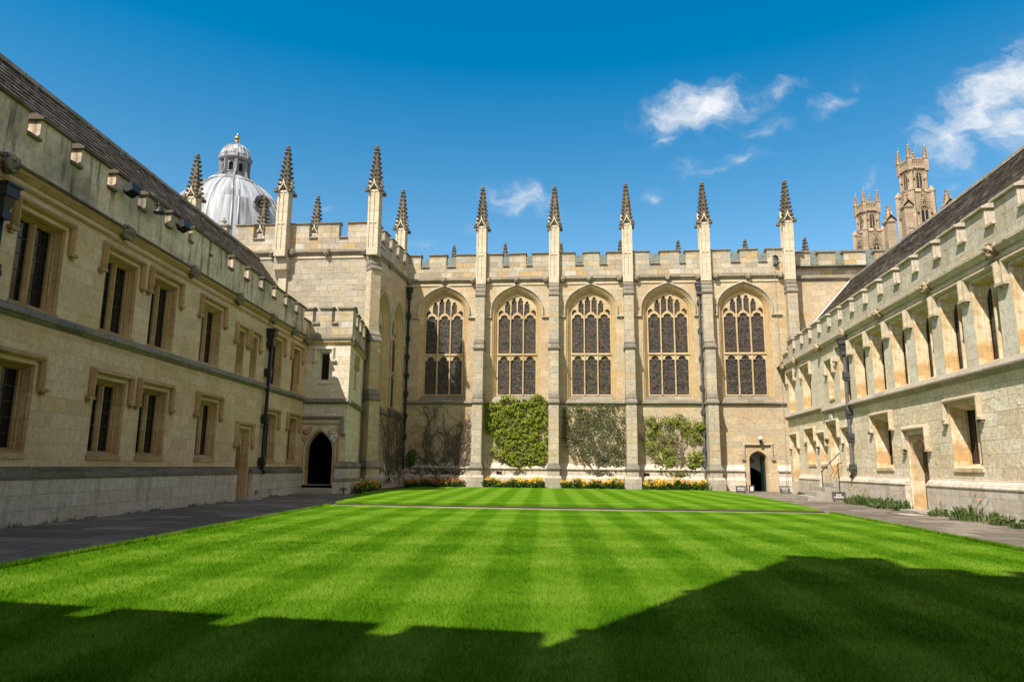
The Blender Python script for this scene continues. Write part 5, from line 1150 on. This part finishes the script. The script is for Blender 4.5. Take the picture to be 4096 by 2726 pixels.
climber('wall_climber', 'dark small leaved climber with bare gaps, below the middle chapel window', [(-1.02, 4.25), (.6, 4.35), (2.22, 4.3), (2.22, 1.0), (1.7, .75), (.9, .5), (.2, .9), (-.5, 1.3), (-.8, 2.0), (-1.05, 2.5)], 7600, .035, 'leaf_dark', seed=11, hole=-.12, wr=(.06, .32), trunks=((.9, 0, 1.5, 3.2, .05), (.85, 0, 2.0, 3.0, .035), (1.0, 0, 1.1, 2.6, .03), (.9, .8, 2.3, 2.4, .025)))
FS = lambda x, y, r: (3.48+(x-440)*.005685, 4.91-(y-500)*.00574, r*.0057)
climber('wall_shrub', 'open fan trained light green shrub below the fourth chapel window', [(2.9, 0), (6.3, 0), (6.3, 3.9), (2.9, 3.9)], 5600, .043, 'leaf_light', seed=5, hole=-.16, wr=(.08, .42),
        clumps=[FS(*q) for q in ((440, 740, 50), (475, 790, 45), (590, 770, 70), (700, 740, 62), (720, 810, 60), (800, 790, 85), (890, 800, 45), (440, 840, 50), (510, 880, 90), (620, 890, 65), (810, 880, 80), (880, 890, 55), (440, 960, 85), (600, 990, 75), (520, 1050, 85), (830, 1060, 70), (870, 1110, 55), (680, 1120, 90), (560, 1140, 100), (620, 1200, 100), (700, 1200, 55), (800, 1140, 45))],
        trunks=((4.6, .2, 1.6, 2.8, .04), (4.5, .2, 2.1, 2.6, .035), (4.7, .2, 1.1, 2.6, .035), (4.6, .2, 1.35, 3.0, .03)))
climber('wall_shrub', 'small dark green bush at the foot of the black chapel drainpipe', [(-9.4, 1.0), (-8.6, 1.0), (-8.6, 2.1), (-9.4, 2.1)], 420, .05, 'leaf_bed', seed=8, hole=-9, clumps=[(-9.0, 1.45, .3), (-8.95, 1.7, .25), (-9.05, 1.25, .28)], wr=(.3, .6), trunks=((-9.0, 0, 1.57, 1.3, .03),))
def wisteria(F, label, trunks, bounds, seed, u):
    rnd = random.Random(seed); root = thing('bare_wisteria', F(u, .2, 0), label, 'climbing plant')
    b = MB(F)
    for (x, z, a, l, r) in trunks: branch(b, rnd, F, (x, z), a, l, r, 3, bounds, .5, .07, (3, 5), .12)
    for _ in range(14):      # tangled loops at the foot
        x = rnd.uniform(bounds[0]+.3, bounds[1]-.5); branch(b, rnd, F, (x, rnd.uniform(.1, .5)), rnd.uniform(0, 3.1), rnd.uniform(.6, 1.5), rnd.uniform(.012, .03), 1, bounds, .9, .02, (1, 2), rnd.uniform(.15, .5))
    for _ in range(150):
        x, z = rnd.uniform(bounds[0], bounds[1]), rnd.uniform(.5, bounds[3])
        if noise.noise(Vector((x*1.5, z*1.5, seed))) > .02: branch(b, rnd, F, (x, z), rnd.uniform(0, 6.28), .22, .006, 0, bounds, .6, 0, (1, 1), rnd.uniform(.1, .3))
    b.build('stems', 'bark', root)
wisteria(FAC, 'bare twisted wisteria stems spread over the shaded wall below the first chapel window', [(-7.6, 0, 1.7, 4.2, .06), (-7.5, 0, 1.45, 4.0, .05), (-7.7, 0, 2.2, 3.6, .045), (-6.6, 0, 1.3, 3.6, .04), (-6.7, .1, 1.7, 3.8, .045), (-7.3, .3, .7, 2.8, .035), (-8.3, 0, 1.6, 3.6, .04), (-6.3, .1, 1.5, 3.3, .04), (-6.9, .3, 2.1, 3.6, .035)], (-9.2, -5.86, .02, 4.35), 4, -7.5)
_E = Fr((-9.85, 31.45, 0), (.045, .999, 0), (.999, -.045, 0))
wisteria(_E, 'bare tangled wisteria on the end block wall, left of the black drainpipe', [(2.4, 0, 1.6, 4.0, .05), (3.2, 0, 1.5, 3.8, .05), (3.8, 0, 1.7, 3.8, .05), (4.3, 0, 1.4, 3.6, .04), (2.9, 0, 1.9, 3.4, .04), (3.4, .2, 1.2, 3.4, .04), (4.8, 0, 1.7, 3.2, .035)], (1.2, 5.4, .02, 3.9), 9, 3.6)

def flower_bed(label, poly, n, seed, dark=False, hmax=.62, density=1.0):
    rnd = random.Random(seed); xs = [p_[0] for p_ in poly]; ys = [p_[1] for p_ in poly]
    root = thing('flower_bed', ((min(xs)+max(xs))/2, (min(ys)+max(ys))/2, 0), label, 'flower bed', None)
    fo, fl = MB(), MB(); k = 0
    while k < n:
        x, y = rnd.uniform(min(xs), max(xs)), rnd.uniform(min(ys), max(ys))
        if not inside(poly, x, y): continue
        k += 1; h = hmax*(.55+.45*rnd.random())*(.75+.5*noise.noise(Vector((x*1.6, y, seed)))) ; lean = (rnd.gauss(0, .06), rnd.gauss(0, .06))
        fo.tube([(x, y, 0), (x+lean[0], y+lean[1], h)], [.006, .004], 3, False, False)
        for _ in range(11):
            t = rnd.random()**.8; leaf_quad(fo, (x+lean[0]*t+rnd.gauss(0, .04), y+lean[1]*t+rnd.gauss(0, .04), h*t*.95+.01), .05, rnd, (rnd.gauss(0, .6), -.3, .8), 1.3)
        if rnd.random() < .62:
            for _ in range(rnd.randint(5, 10)):
                leaf_quad(fl, (x+lean[0]+rnd.gauss(0, .035), y+lean[1]+rnd.gauss(0, .035), h+rnd.uniform(-.06, .07)), .03, rnd, (0, -.7, .6), .9)
    fo.build('foliage', 'leaf_bed', root); fl.build('blossom', 'petal_dark' if dark else 'petal', root)
flower_bed('orange wallflowers in the shaded bed under the bare wisteria, left of the first buttress', [(-8.9, 35.0), (-8.4, 34.6), (-6.0, 35.75), (-6.0, 36.5), (-8.9, 36.5)], 380, 1, True, .55)
flower_bed('yellow and orange wallflower bed under the dense yellow green climber', [(-5.0, 35.75), (-1.95, 35.7), (-1.95, 36.5), (-5.0, 36.5)], 420, 2)
flower_bed('yellow wallflower bed under the dark small leaved climber', [(-1.0, 35.65), (2.0, 35.6), (2.0, 36.5), (-1.0, 36.5)], 420, 3)
flower_bed('orange and yellow wallflower bed under the open fan trained shrub', [(3.0, 35.55), (6.05, 35.5), (6.05, 36.5), (3.0, 36.5)], 430, 4)
flower_bed('small corner clump of orange and yellow wallflowers beside the porch plinth', [(-8.82, 26.9), (-8.45, 27.0), (-8.5, 29.6), (-8.9, 30.0), (-9.25, 29.4)], 190, 5, False, .5)

def poppy_plant(s, w, r, h, label, poppies, seed):
    rnd = random.Random(seed); q = RIGHT(s, w, 0); root = thing('poppy_plant', q, label, 'plant', None)
    b = MB()
    r *= .9; h *= .85
    for _ in range(int(150*r/.4)):
        a = rnd.uniform(0, 6.283); d = r*math.sqrt(rnd.random()); x, y = q.x+d*math.cos(a), q.y+d*math.sin(a); L = h*(1-.5*(d/r)**2)*rnd.uniform(.55, 1.15)
        out = Vector((math.cos(a), math.sin(a), 0))*L*.5*rnd.random(); wv = Vector((-math.sin(a), math.cos(a), 0))*rnd.uniform(.010, .02)
        p0 = Vector((x, y, -.01)); p1 = p0+out*.4+Vector((0, 0, L*.7)); p2 = p0+out+Vector((0, 0, L))
        i = [len(b.l)+k for k in range(5)]; b.l += [tuple(p0-wv*.6), tuple(p0+wv*.6), tuple(p1+wv), tuple(p2), tuple(p1-wv)]; b.f.append(i); b.sm.append(False)
        if rnd.random() < .7: leaf_quad(b, p1+Vector((rnd.gauss(0, .03), rnd.gauss(0, .03), rnd.gauss(0, .03))), .05, rnd, None, 1.3)
    b.build('foliage', 'leaf_poppy', root)
    if poppies:
        b = MB(); st = MB()
        for ps, pz in poppies:
            c = RIGHT(ps, w+rnd.uniform(-.12, .12), pz); f = q+Vector((rnd.gauss(0, .1), rnd.gauss(0, .1), 0)); st.tube([f, (f+c)/2+Vector((rnd.gauss(0, .03), rnd.gauss(0, .03), .06)), c], .005, 4)
            for k in range(4):
                a = k*1.5708+rnd.random(); leaf_quad(b, c+Vector((math.cos(a)*.016, math.sin(a)*.016, .008)), .023, rnd, (math.cos(a)*.6, math.sin(a)*.6-.4, .7), .9)
        b.build('petals', 'poppy', root); st.build('stalk', 'leaf_poppy', root)
poppy_plant(12.35, .32, .32, .36, 'leafy poppy clump at the foot of the right drainpipe, beside the brown library sign', [(12.06, .47), (12.5, .60), (11.2, .75), (11.6, .5)], 1)
poppy_plant(13.1, .32, .36, .40, 'poppy clump with several orange flowers, second from the brown library sign', [(13.1, .5), (13.3, .53), (13.38, .37), (13.6, .52), (12.9, .42)], 2)
poppy_plant(14.15, .30, .30, .34, 'third poppy clump from the library sign, under the window with broken sill', [(14.87, .42)], 3)
poppy_plant(14.95, .30, .34, .40, 'fourth poppy clump from the library sign, one orange flower above it', [(15.04, .52), (15.85, .45)], 4)
poppy_plant(15.95, .27, .28, .38, 'rounded leafy clump just left of the arched door with the white plate', [], 5)
poppy_plant(18.2, .22, .30, .24, 'low sprawling clump right of the arched door with two orange flowers', [(17.85, .36), (18.05, .36)], 6)
poppy_plant(19.75, .24, .50, .42, 'large poppy clump under the biggest ground floor window with three orange flowers', [(19.8, .58), (20.4, .58), (19.98, .46), (20.05, .44)], 7)
poppy_plant(21.0, .22, .30, .36, 'upright clump near the right edge, second from the frame border', [], 8)
poppy_plant(21.9, .24, .36, .20, 'low yellowish weed clump at the right frame border', [], 9)
poppy_plant(5.3, .15, .16, .26, 'small clump at the plinth corner by the stepped blocked door', [], 10)
poppy_plant(6.55, .2, .24, .28, 'small clump left of the white notice post', [(6.9, .55)], 11)
poppy_plant(7.3, .2, .2, .24, 'tiny clump behind the white notice post', [], 12)

# ------------------------------------------------------------------ signs and small fittings
def text_mesh(body, size, material, name, parent, loc, rot, align='CENTER', ext=.002):
    cu = bpy.data.curves.new(name, 'FONT'); cu.body = body; cu.size = size; cu.align_x = align; cu.align_y = 'CENTER'; cu.extrude = ext; cu.space_line = .95; cu.resolution_u = 3; cu.offset = .001
    t = bpy.data.objects.new(name, cu); COL.objects.link(t); bpy.context.view_layer.update()
    me = bpy.data.meshes.new_from_object(t.evaluated_get(bpy.context.evaluated_depsgraph_get())); bpy.data.objects.remove(t)
    me.materials.clear(); me.materials.append(M[material]); o = bpy.data.objects.new(name, me); COL.objects.link(o)
    o.parent = parent; o.location = Vector(loc)-ORG[parent.name]; o.rotation_euler = rot; ORG[o.name] = Vector(loc); return o
def board_sign(x, y, w, h, z, label, body, size, rz=0, arrow=False, tilt=R(10)):
    root = thing('sign_board', (x, y, 0), label, 'sign')
    F = Fr((x, y, 0), (math.cos(rz), math.sin(rz), 0), (math.sin(rz), -math.cos(rz), 0))
    b = MB(F); ti = math.tan(tilt)
    b.prism_u([(.02, z), (.02-h*ti, z+h), (-.02-h*ti, z+h), (-.02, z)], -w/2, w/2); bd = b.build('board', 'signbrown', root)
    b = MB(F); b.prism_u([(.03-h*ti, z+h-.005), (.03-h*ti, z+h+.02), (-.04-h*ti, z+h+.02), (-.04-h*ti, z+h-.005)], -w/2-.015, w/2+.015); b.build('top_rail', 'signbrown', root)
    for s in (-1, 1):
        b = MB(F); b.box(s*w*.36-.025, s*w*.36+.025, -.06, .05, -.01, z+.03); b.build('foot', 'signbrown', root)
    zc = z+h*(.56 if not arrow else .62); q = F(0, .023-(zc-z)*ti, zc)
    text_mesh(body, size, 'white', 'lettering', bd, q, (math.pi/2-tilt, 0, rz))
    if arrow:
        b = MB(F); za = z+h*.16; wa = .024-(za-z)*ti; b.box(-w*.3, w*.26, wa-.002, wa+.004, za-.006, za+.006); b.plate([(w*.24, za-.022), (w*.24, za+.022), (w*.34, za)], [], wa+.004, wa-.002); b.build('arrow', 'white', bd)
    return root
board_sign(7.28, 34.0, .44, .27, .03, 'brown board lettered seminar rooms, left of the small chapel doorway', 'SEMINAR\nROOMS', .085)
board_sign(9.33, 34.3, .44, .27, .04, 'brown board lettered with a room name and arrow, right of the small chapel doorway', 'WHARTON\nROOM', .08, 0, True)
board_sign(8.92, 26.1, .43, .27, .04, 'brown board lettered old library beside the stone steps', 'OLD\nLIBRARY', .085, R(-8))
def notice_frame():
    root = thing('notice_board', (7.83, 34.3, 0), 'small brown frame holding a white paper, standing beside the seminar sign', 'sign'); F = Fr((7.83, 34.3, 0), (.99, .1, 0), (.1, -.99, 0))
    b = MB(F); b.plate(rect(-.12, .12, .02, .36), [rect(-.075, .075, .09, .31)], .02, -.02, back=True); b.build('frame', 'signbrown', root)
    b = MB(F); b.box(-.078, .078, -.005, .004, .085, .315); p_ = b.build('paper', 'paper', root)
    b = MB(F)
    for k in range(6): b.box(-.055, .05-(k % 3)*.015, .004, .006, .28-k*.03, .286-k*.03)
    b.build('print_lines', 'lead', p_)
    b = MB(F); b.tube([(-.05, -.02, .3), (-.05, -.25, 0)], .012, 4); b.build('stay', 'signbrown', root)
notice_frame()
def post_lamp(): pass
def notice_post():
    root = thing('notice_post', (9.62, 30.6, 0), 'white card notice on a brown stake left of the stone steps', 'sign'); F = Fr((9.62, 30.6, 0), (1, 0, 0), (0, -1, 0))
    b = MB(F); b.box(-.022, .022, -.02, .0, -.02, .58); b.build('stake', 'signbrown', root)
    b = MB(F); b.box(-.125, .125, .0, .012, .385, .61); c = b.build('card', 'paper', root)
    b = MB(F)
    for k, (a, c2) in enumerate(((-.05, .045), (-.04, .04), (-.055, .05))): b.box(a, c2, .012, .0135, .55-k*.05, .562-k*.05)
    b.build('print_lines', 'bar', c)
notice_post()
def door_plate():
    F = RIGHT; root = thing('door_plate', F(16.72, -.3, 1.2), 'small white private plate on the arched oak door of the right range', 'sign')
    b = MB(F); b.box(16.60, 16.86, -.318, -.30, 1.13, 1.29); pl = b.build('plate', 'white', root)
    text_mesh('PRIVATE', .05, 'iron', 'lettering', pl, F(16.73, -.297, 1.21), (math.pi/2, 0, -math.pi/2+aR))
door_plate()
def lamp():
    root = thing('wall_lantern', (8.95, 36.85, 2.3), 'clear glass globe lamp on a bracket above the small chapel doorway', 'lamp')
    b = MB(FAC); b.tube([(8.97, .12, 2.33), (8.97, .22, 2.40), (8.95, .22, 2.50)], .02, 6); b.frustum(8.95, .22, .05, .05, 2.42, .08, .08, 2.52); b.build('bracket', 'iron', root)
    b = MB(FAC); b.lathe(8.95, .22, [(.05, 2.52), (.10, 2.57), (.115, 2.63), (.09, 2.70), (.04, 2.73), (0, 2.735)], 12); b.build('globe', 'globe', root)
lamp()
def bell():
    root = thing('bell', (10.24, 36.82, 11.7), 'small dark bell hanging in the round topped opening of the chapel parapet', 'bell')
    b = MB(FAC); b.lathe(10.24, .16, [(.12, 11.72), (.115, 11.75), (.085, 11.82), (.07, 11.92), (.05, 11.97), (0, 11.98)], 12); b.build('bell_body', 'iron', root)
    b = MB(FAC); b.box(10.08, 10.40, .13, .19, 11.99, 12.04); b.build('yoke', 'oak', root)
    o = MB(FAC)
    pts = [(10.16, .14, 11.66), (10.12, .16, 11.3), (10.12, .17, 8), (10.1, .25, 4.6), (10.06, .3, 1.5), (10.05, .33, .4), (10.1, .33, .28), (10.16, .33, .5), (10.13, .33, 1.4), (10.08, .33, 2.0)]
    o.tube(pts, .009, 4); r = o.build('bell_rope', 'step'); tag(r, 'thin pale bell rope hanging down the right end of the chapel wall', 'rope')
bell()
def shield(F, u, z, name_label, w=.03, s=1.0):
    root = thing('heraldic_shield', F(u, w, z), name_label, 'shield')
    out = [(u-.14*s, z+.17*s), (u+.14*s, z+.17*s), (u+.14*s, z-.02*s), (u+.09*s, z-.13*s), (u, z-.2*s), (u-.09*s, z-.13*s), (u-.14*s, z-.02*s)]
    b = MB(F); b.plate(out, [], w+.05, w-.03); sh_ = b.build('field', 'plaster', root)
    b = MB(F); b.plate([(u-.12*s, z+.15*s), (u-.01*s, z+.15*s), (u-.01*s, z-.17*s), (u-.09*s, z-.11*s), (u-.12*s, z-.02*s)], [], w+.056, w+.05); b.build('blue_half', 'blue', sh_)
    b = MB(F)
    b.plate([(u-.09*s, z+.1*s), (u-.04*s, z+.1*s), (u-.04*s, z-.09*s), (u-.09*s, z-.07*s)], [], w+.062, w+.056); b.build('pale_charge', 'white', sh_)
    b = MB(F); b.plate([(u+.015*s, z-.03*s), (u+.07*s, z+.05*s), (u+.125*s, z-.03*s), (u+.125*s, z-.08*s), (u+.07*s, z+.0*s), (u+.015*s, z-.08*s)], [], w+.058, w+.05)
    for q in ((.045, .11), (.1, .11), (.07, -.1)): b.lathe(u+q[0]*s, 0, [(0, 0)], 3) if False else b.plate([(u+(q[0]+.022*math.cos(t*1.047))*s, z+(q[1]+.022*math.sin(t*1.047))*s) for t in range(6)], [], w+.058, w+.05)
    b.build('red_charges', 'red', sh_)
PS = Fr((0, 26.7, 0), (1, 0, 0), (0, -1, 0))
shield(PS, -9.62, 2.14, 'painted stone shield in blue and red right of the dark archway', .06, 1.0)
shield(RIGHT, 9.75, 3.02, 'painted shield in blue and red above the stepped doorway of the right range', .05, .85)
def floodlight(s, label, kind=0):
    F = LEFT; q = F(s, .1, 6.95); root = thing('floodlight', q, label, 'floodlight', 'floodlights on the left parapet')
    b = MB(F); b.tube([(s-.3, .02, 7.02), (s-.1, .16, 7.04), (s, .24, 7.0), (s, .26, 6.92)], .018, 6); b.build('bracket', 'iron', root)
    if kind: b = MB(F); b.lathe(s, .27, [(.03, 6.93), (.06, 6.9), (.13, 6.78), (.14, 6.76), (.0, 6.77)], 12); b.build('lamp_head', 'iron', root)
    else:
        b = MB(F); b.prism_u([(.16, 6.86), (.36, 6.96), (.40, 6.80), (.22, 6.70)], s-.16, s+.16); h = b.build('lamp_head', 'iron', root)
        b = MB(F); b.prism_u([(.225, 6.697), (.40, 6.797), (.395, 6.79), (.23, 6.69)], s-.13, s+.13); b.build('lens', 'glassdark', h)
floodlight(23.75, 'boxy black floodlight on the left parapet, nearest to the viewer')
floodlight(22.55, 'round hooded black lamp between the two boxy floodlights on the left parapet', 1)
floodlight(21.45, 'boxy black floodlight on the left parapet, farthest from the viewer')
def steps():
    F = RIGHT; root = thing('stone_steps', F(9.7, .5, 0), 'four worn stone steps up to a doorway of the right range', 'steps')
    for k, (w1, z) in enumerate(((1.25, .15), (.95, .31), (.65, .47), (.35, .63))):
        b = MB(F); b.box(9.1-.1*(3-k), 10.38, .135 if k else .135, w1, z-.16 if k else -.03, z-.002*k); b.build('step', 'step', root)
steps()
def rail(pts, label, scroll=None):
    F = RIGHT; root = thing('handrail', F(*pts[0]), label, 'handrail')
    b = MB(F); b.tube(pts[:2], .018, 6); b.build('post', 'iron', root); b = MB(F); b.tube(pts[1:], .02, 6); b.lathe(pts[1][0], pts[1][1], [(.0, pts[1][2]-.03), (.035, pts[1][2]), (0, pts[1][2]+.03)], 8); b.build('rail', 'iron', root)
    if scroll: b = MB(F); b.tube(scroll, .01, 5); b.build('scroll', 'iron', root)
rail([(10.12, .64, .30), (10.12, .64, 1.04), (10.2, .33, 1.38), (10.28, .03, 1.70)], 'sloping black iron handrail beside the stone steps, with a scroll under it', [(10.2, .36, 1.33), (10.2, .26, 1.05), (10.2, .34, .9), (10.2, .3, .8), (10.22, .18, .95), (10.24, .1, 1.15), (10.26, .08, 1.5)])
rail([(10.42, .16, .1), (10.42, .16, 1.12), (10.42, .20, 1.24), (10.42, .12, 1.32), (10.42, .02, 1.34)], 'upright black iron rail with a curled top against the wall by the stone steps')
def scraper():
    root = thing('boot_scraper', (-9.02, 26.35, 0), 'small black iron boot scraper at the porch plinth corner', 'boot scraper')
    b = MB(); b.box(-9.035, -9.005, 26.33, 26.36, -.02, .25); b.build('post', 'iron', root); b = MB(); b.box(-9.16, -8.88, 26.335, 26.355, .16, .21); b.build('blade', 'iron', root)
scraper()
def cover():
    root = thing('inspection_cover', (8.2, 19.1, 0), 'rectangular cover with a rusty frame set in the right pavement', 'drain cover')
    b = MB(); b.plate([], [], 0, 0) if False else None
    b = MB()
    for a in ((7.9, 8.55, 18.45, 18.5), (7.9, 8.55, 19.7, 19.75), (7.9, 7.95, 18.5, 19.7), (8.5, 8.55, 18.5, 19.7)): b.box(a[0], a[1], a[2], a[3], -.02, .004)
    b.build('frame', 'oak', root)
    b = MB(); b.box(7.95, 8.5, 18.5, 19.7, -.02, -.002); b.build('lid', 'step', root)
cover()

# ------------------------------------------------------------------ grass blades on the near lawn
def blades():
    import numpy as np
    rng = np.random.default_rng(5); a = lawn_outline(); chunks = []
    for (y0, y1, n, hh, ww) in ((3.0, 5.0, 90000, .026, .0030), (5.0, 8.0, 110000, .026, .0042), (8.0, 13.0, 100000, .022, .007), (13, 18.2, 50000, .012, .011)):
        y = rng.uniform(y0, y1, n*2); x = rng.uniform(-1, 1, n*2)*(y*.95+.6)
        k = (x < 6.0+.02*(y-10)) & (x > -5.9-.08*(y-7)) ; x, y = x[k][:n], y[k][:n]
        chunks.append((x, y, np.full(len(x), hh), np.full(len(x), ww)))
    # ragged fringe along both long edges
    for xa, ya, xb, yb in ((6.04, 3, 6.3, 19.1), (-5.72, 3.5, -6.86, 18.9)):
        t = rng.uniform(0, 1, 14000); chunks.append((xa+(xb-xa)*t+rng.normal(0, .025, 14000), ya+(yb-ya)*t, np.full(14000, .05), np.full(14000, .008)))
    x = np.concatenate([c[0] for c in chunks]); y = np.concatenate([c[1] for c in chunks]); h = np.concatenate([c[2] for c in chunks])*rng.uniform(.6, 1.35, len(x)); w = np.concatenate([c[3] for c in chunks])
    n = len(x); t = rng.uniform(0, 2*np.pi, n); lx, ly = rng.normal(0, .5, n)*h, rng.normal(.1, .5, n)*h
    V = np.zeros((n, 3, 3)); dx, dy = np.cos(t)*w/2, np.sin(t)*w/2
    V[:, 0] = np.stack([x-dx, y-dy, np.full(n, -.003)], 1); V[:, 1] = np.stack([x+dx, y+dy, np.full(n, -.003)], 1); V[:, 2] = np.stack([x+lx, y+ly, h], 1)
    me = bpy.data.meshes.new('grass'); me.vertices.add(3*n); me.loops.add(3*n); me.polygons.add(n)
    me.vertices.foreach_set('co', V.reshape(-1)); me.loops.foreach_set('vertex_index', np.arange(3*n, dtype=np.int32)); me.polygons.foreach_set('loop_start', np.arange(0, 3*n, 3, dtype=np.int32)); me.polygons.foreach_set('loop_total', np.full(n, 3, dtype=np.int32))
    me.update(); me.materials.append(M['grass']); o = bpy.data.objects.new('grass', me); COL.objects.link(o)
    tag(o, 'short mown grass blades of the striped front lawn', 'grass', None, 'stuff')
blades()

# ------------------------------------------------------------------ weeds in the angle of wall and paving
def weeds():
    rnd = random.Random(12); b = MB()
    for F, a, c, w, n in ((LEFT, 10.6, 29, .15, 46), (RIGHT, 11, 23, .16, 20)):
        for _ in range(n):
            s0 = rnd.uniform(a, c); sz = rnd.uniform(.03, .09)
            for _ in range(rnd.randint(8, 22)):
                q = F(s0+rnd.gauss(0, .07), w+abs(rnd.gauss(0, .03)), 0); wv = Vector((rnd.gauss(0, 1), rnd.gauss(0, 1), 0)).normalized()*.006; tip = q+Vector((rnd.gauss(0, .025), rnd.gauss(0, .025), sz*rnd.uniform(.5, 1.3)))
                i = [len(b.l)+k for k in range(3)]; b.l += [tuple(q-wv), tuple(q+wv), tuple(tip)]; b.f.append(i); b.sm.append(False)
    o = b.build('weeds', 'leaf_bed'); tag(o, 'thin weeds and moss along the wall feet beside both pavements', 'weeds', None, 'stuff')
weeds()
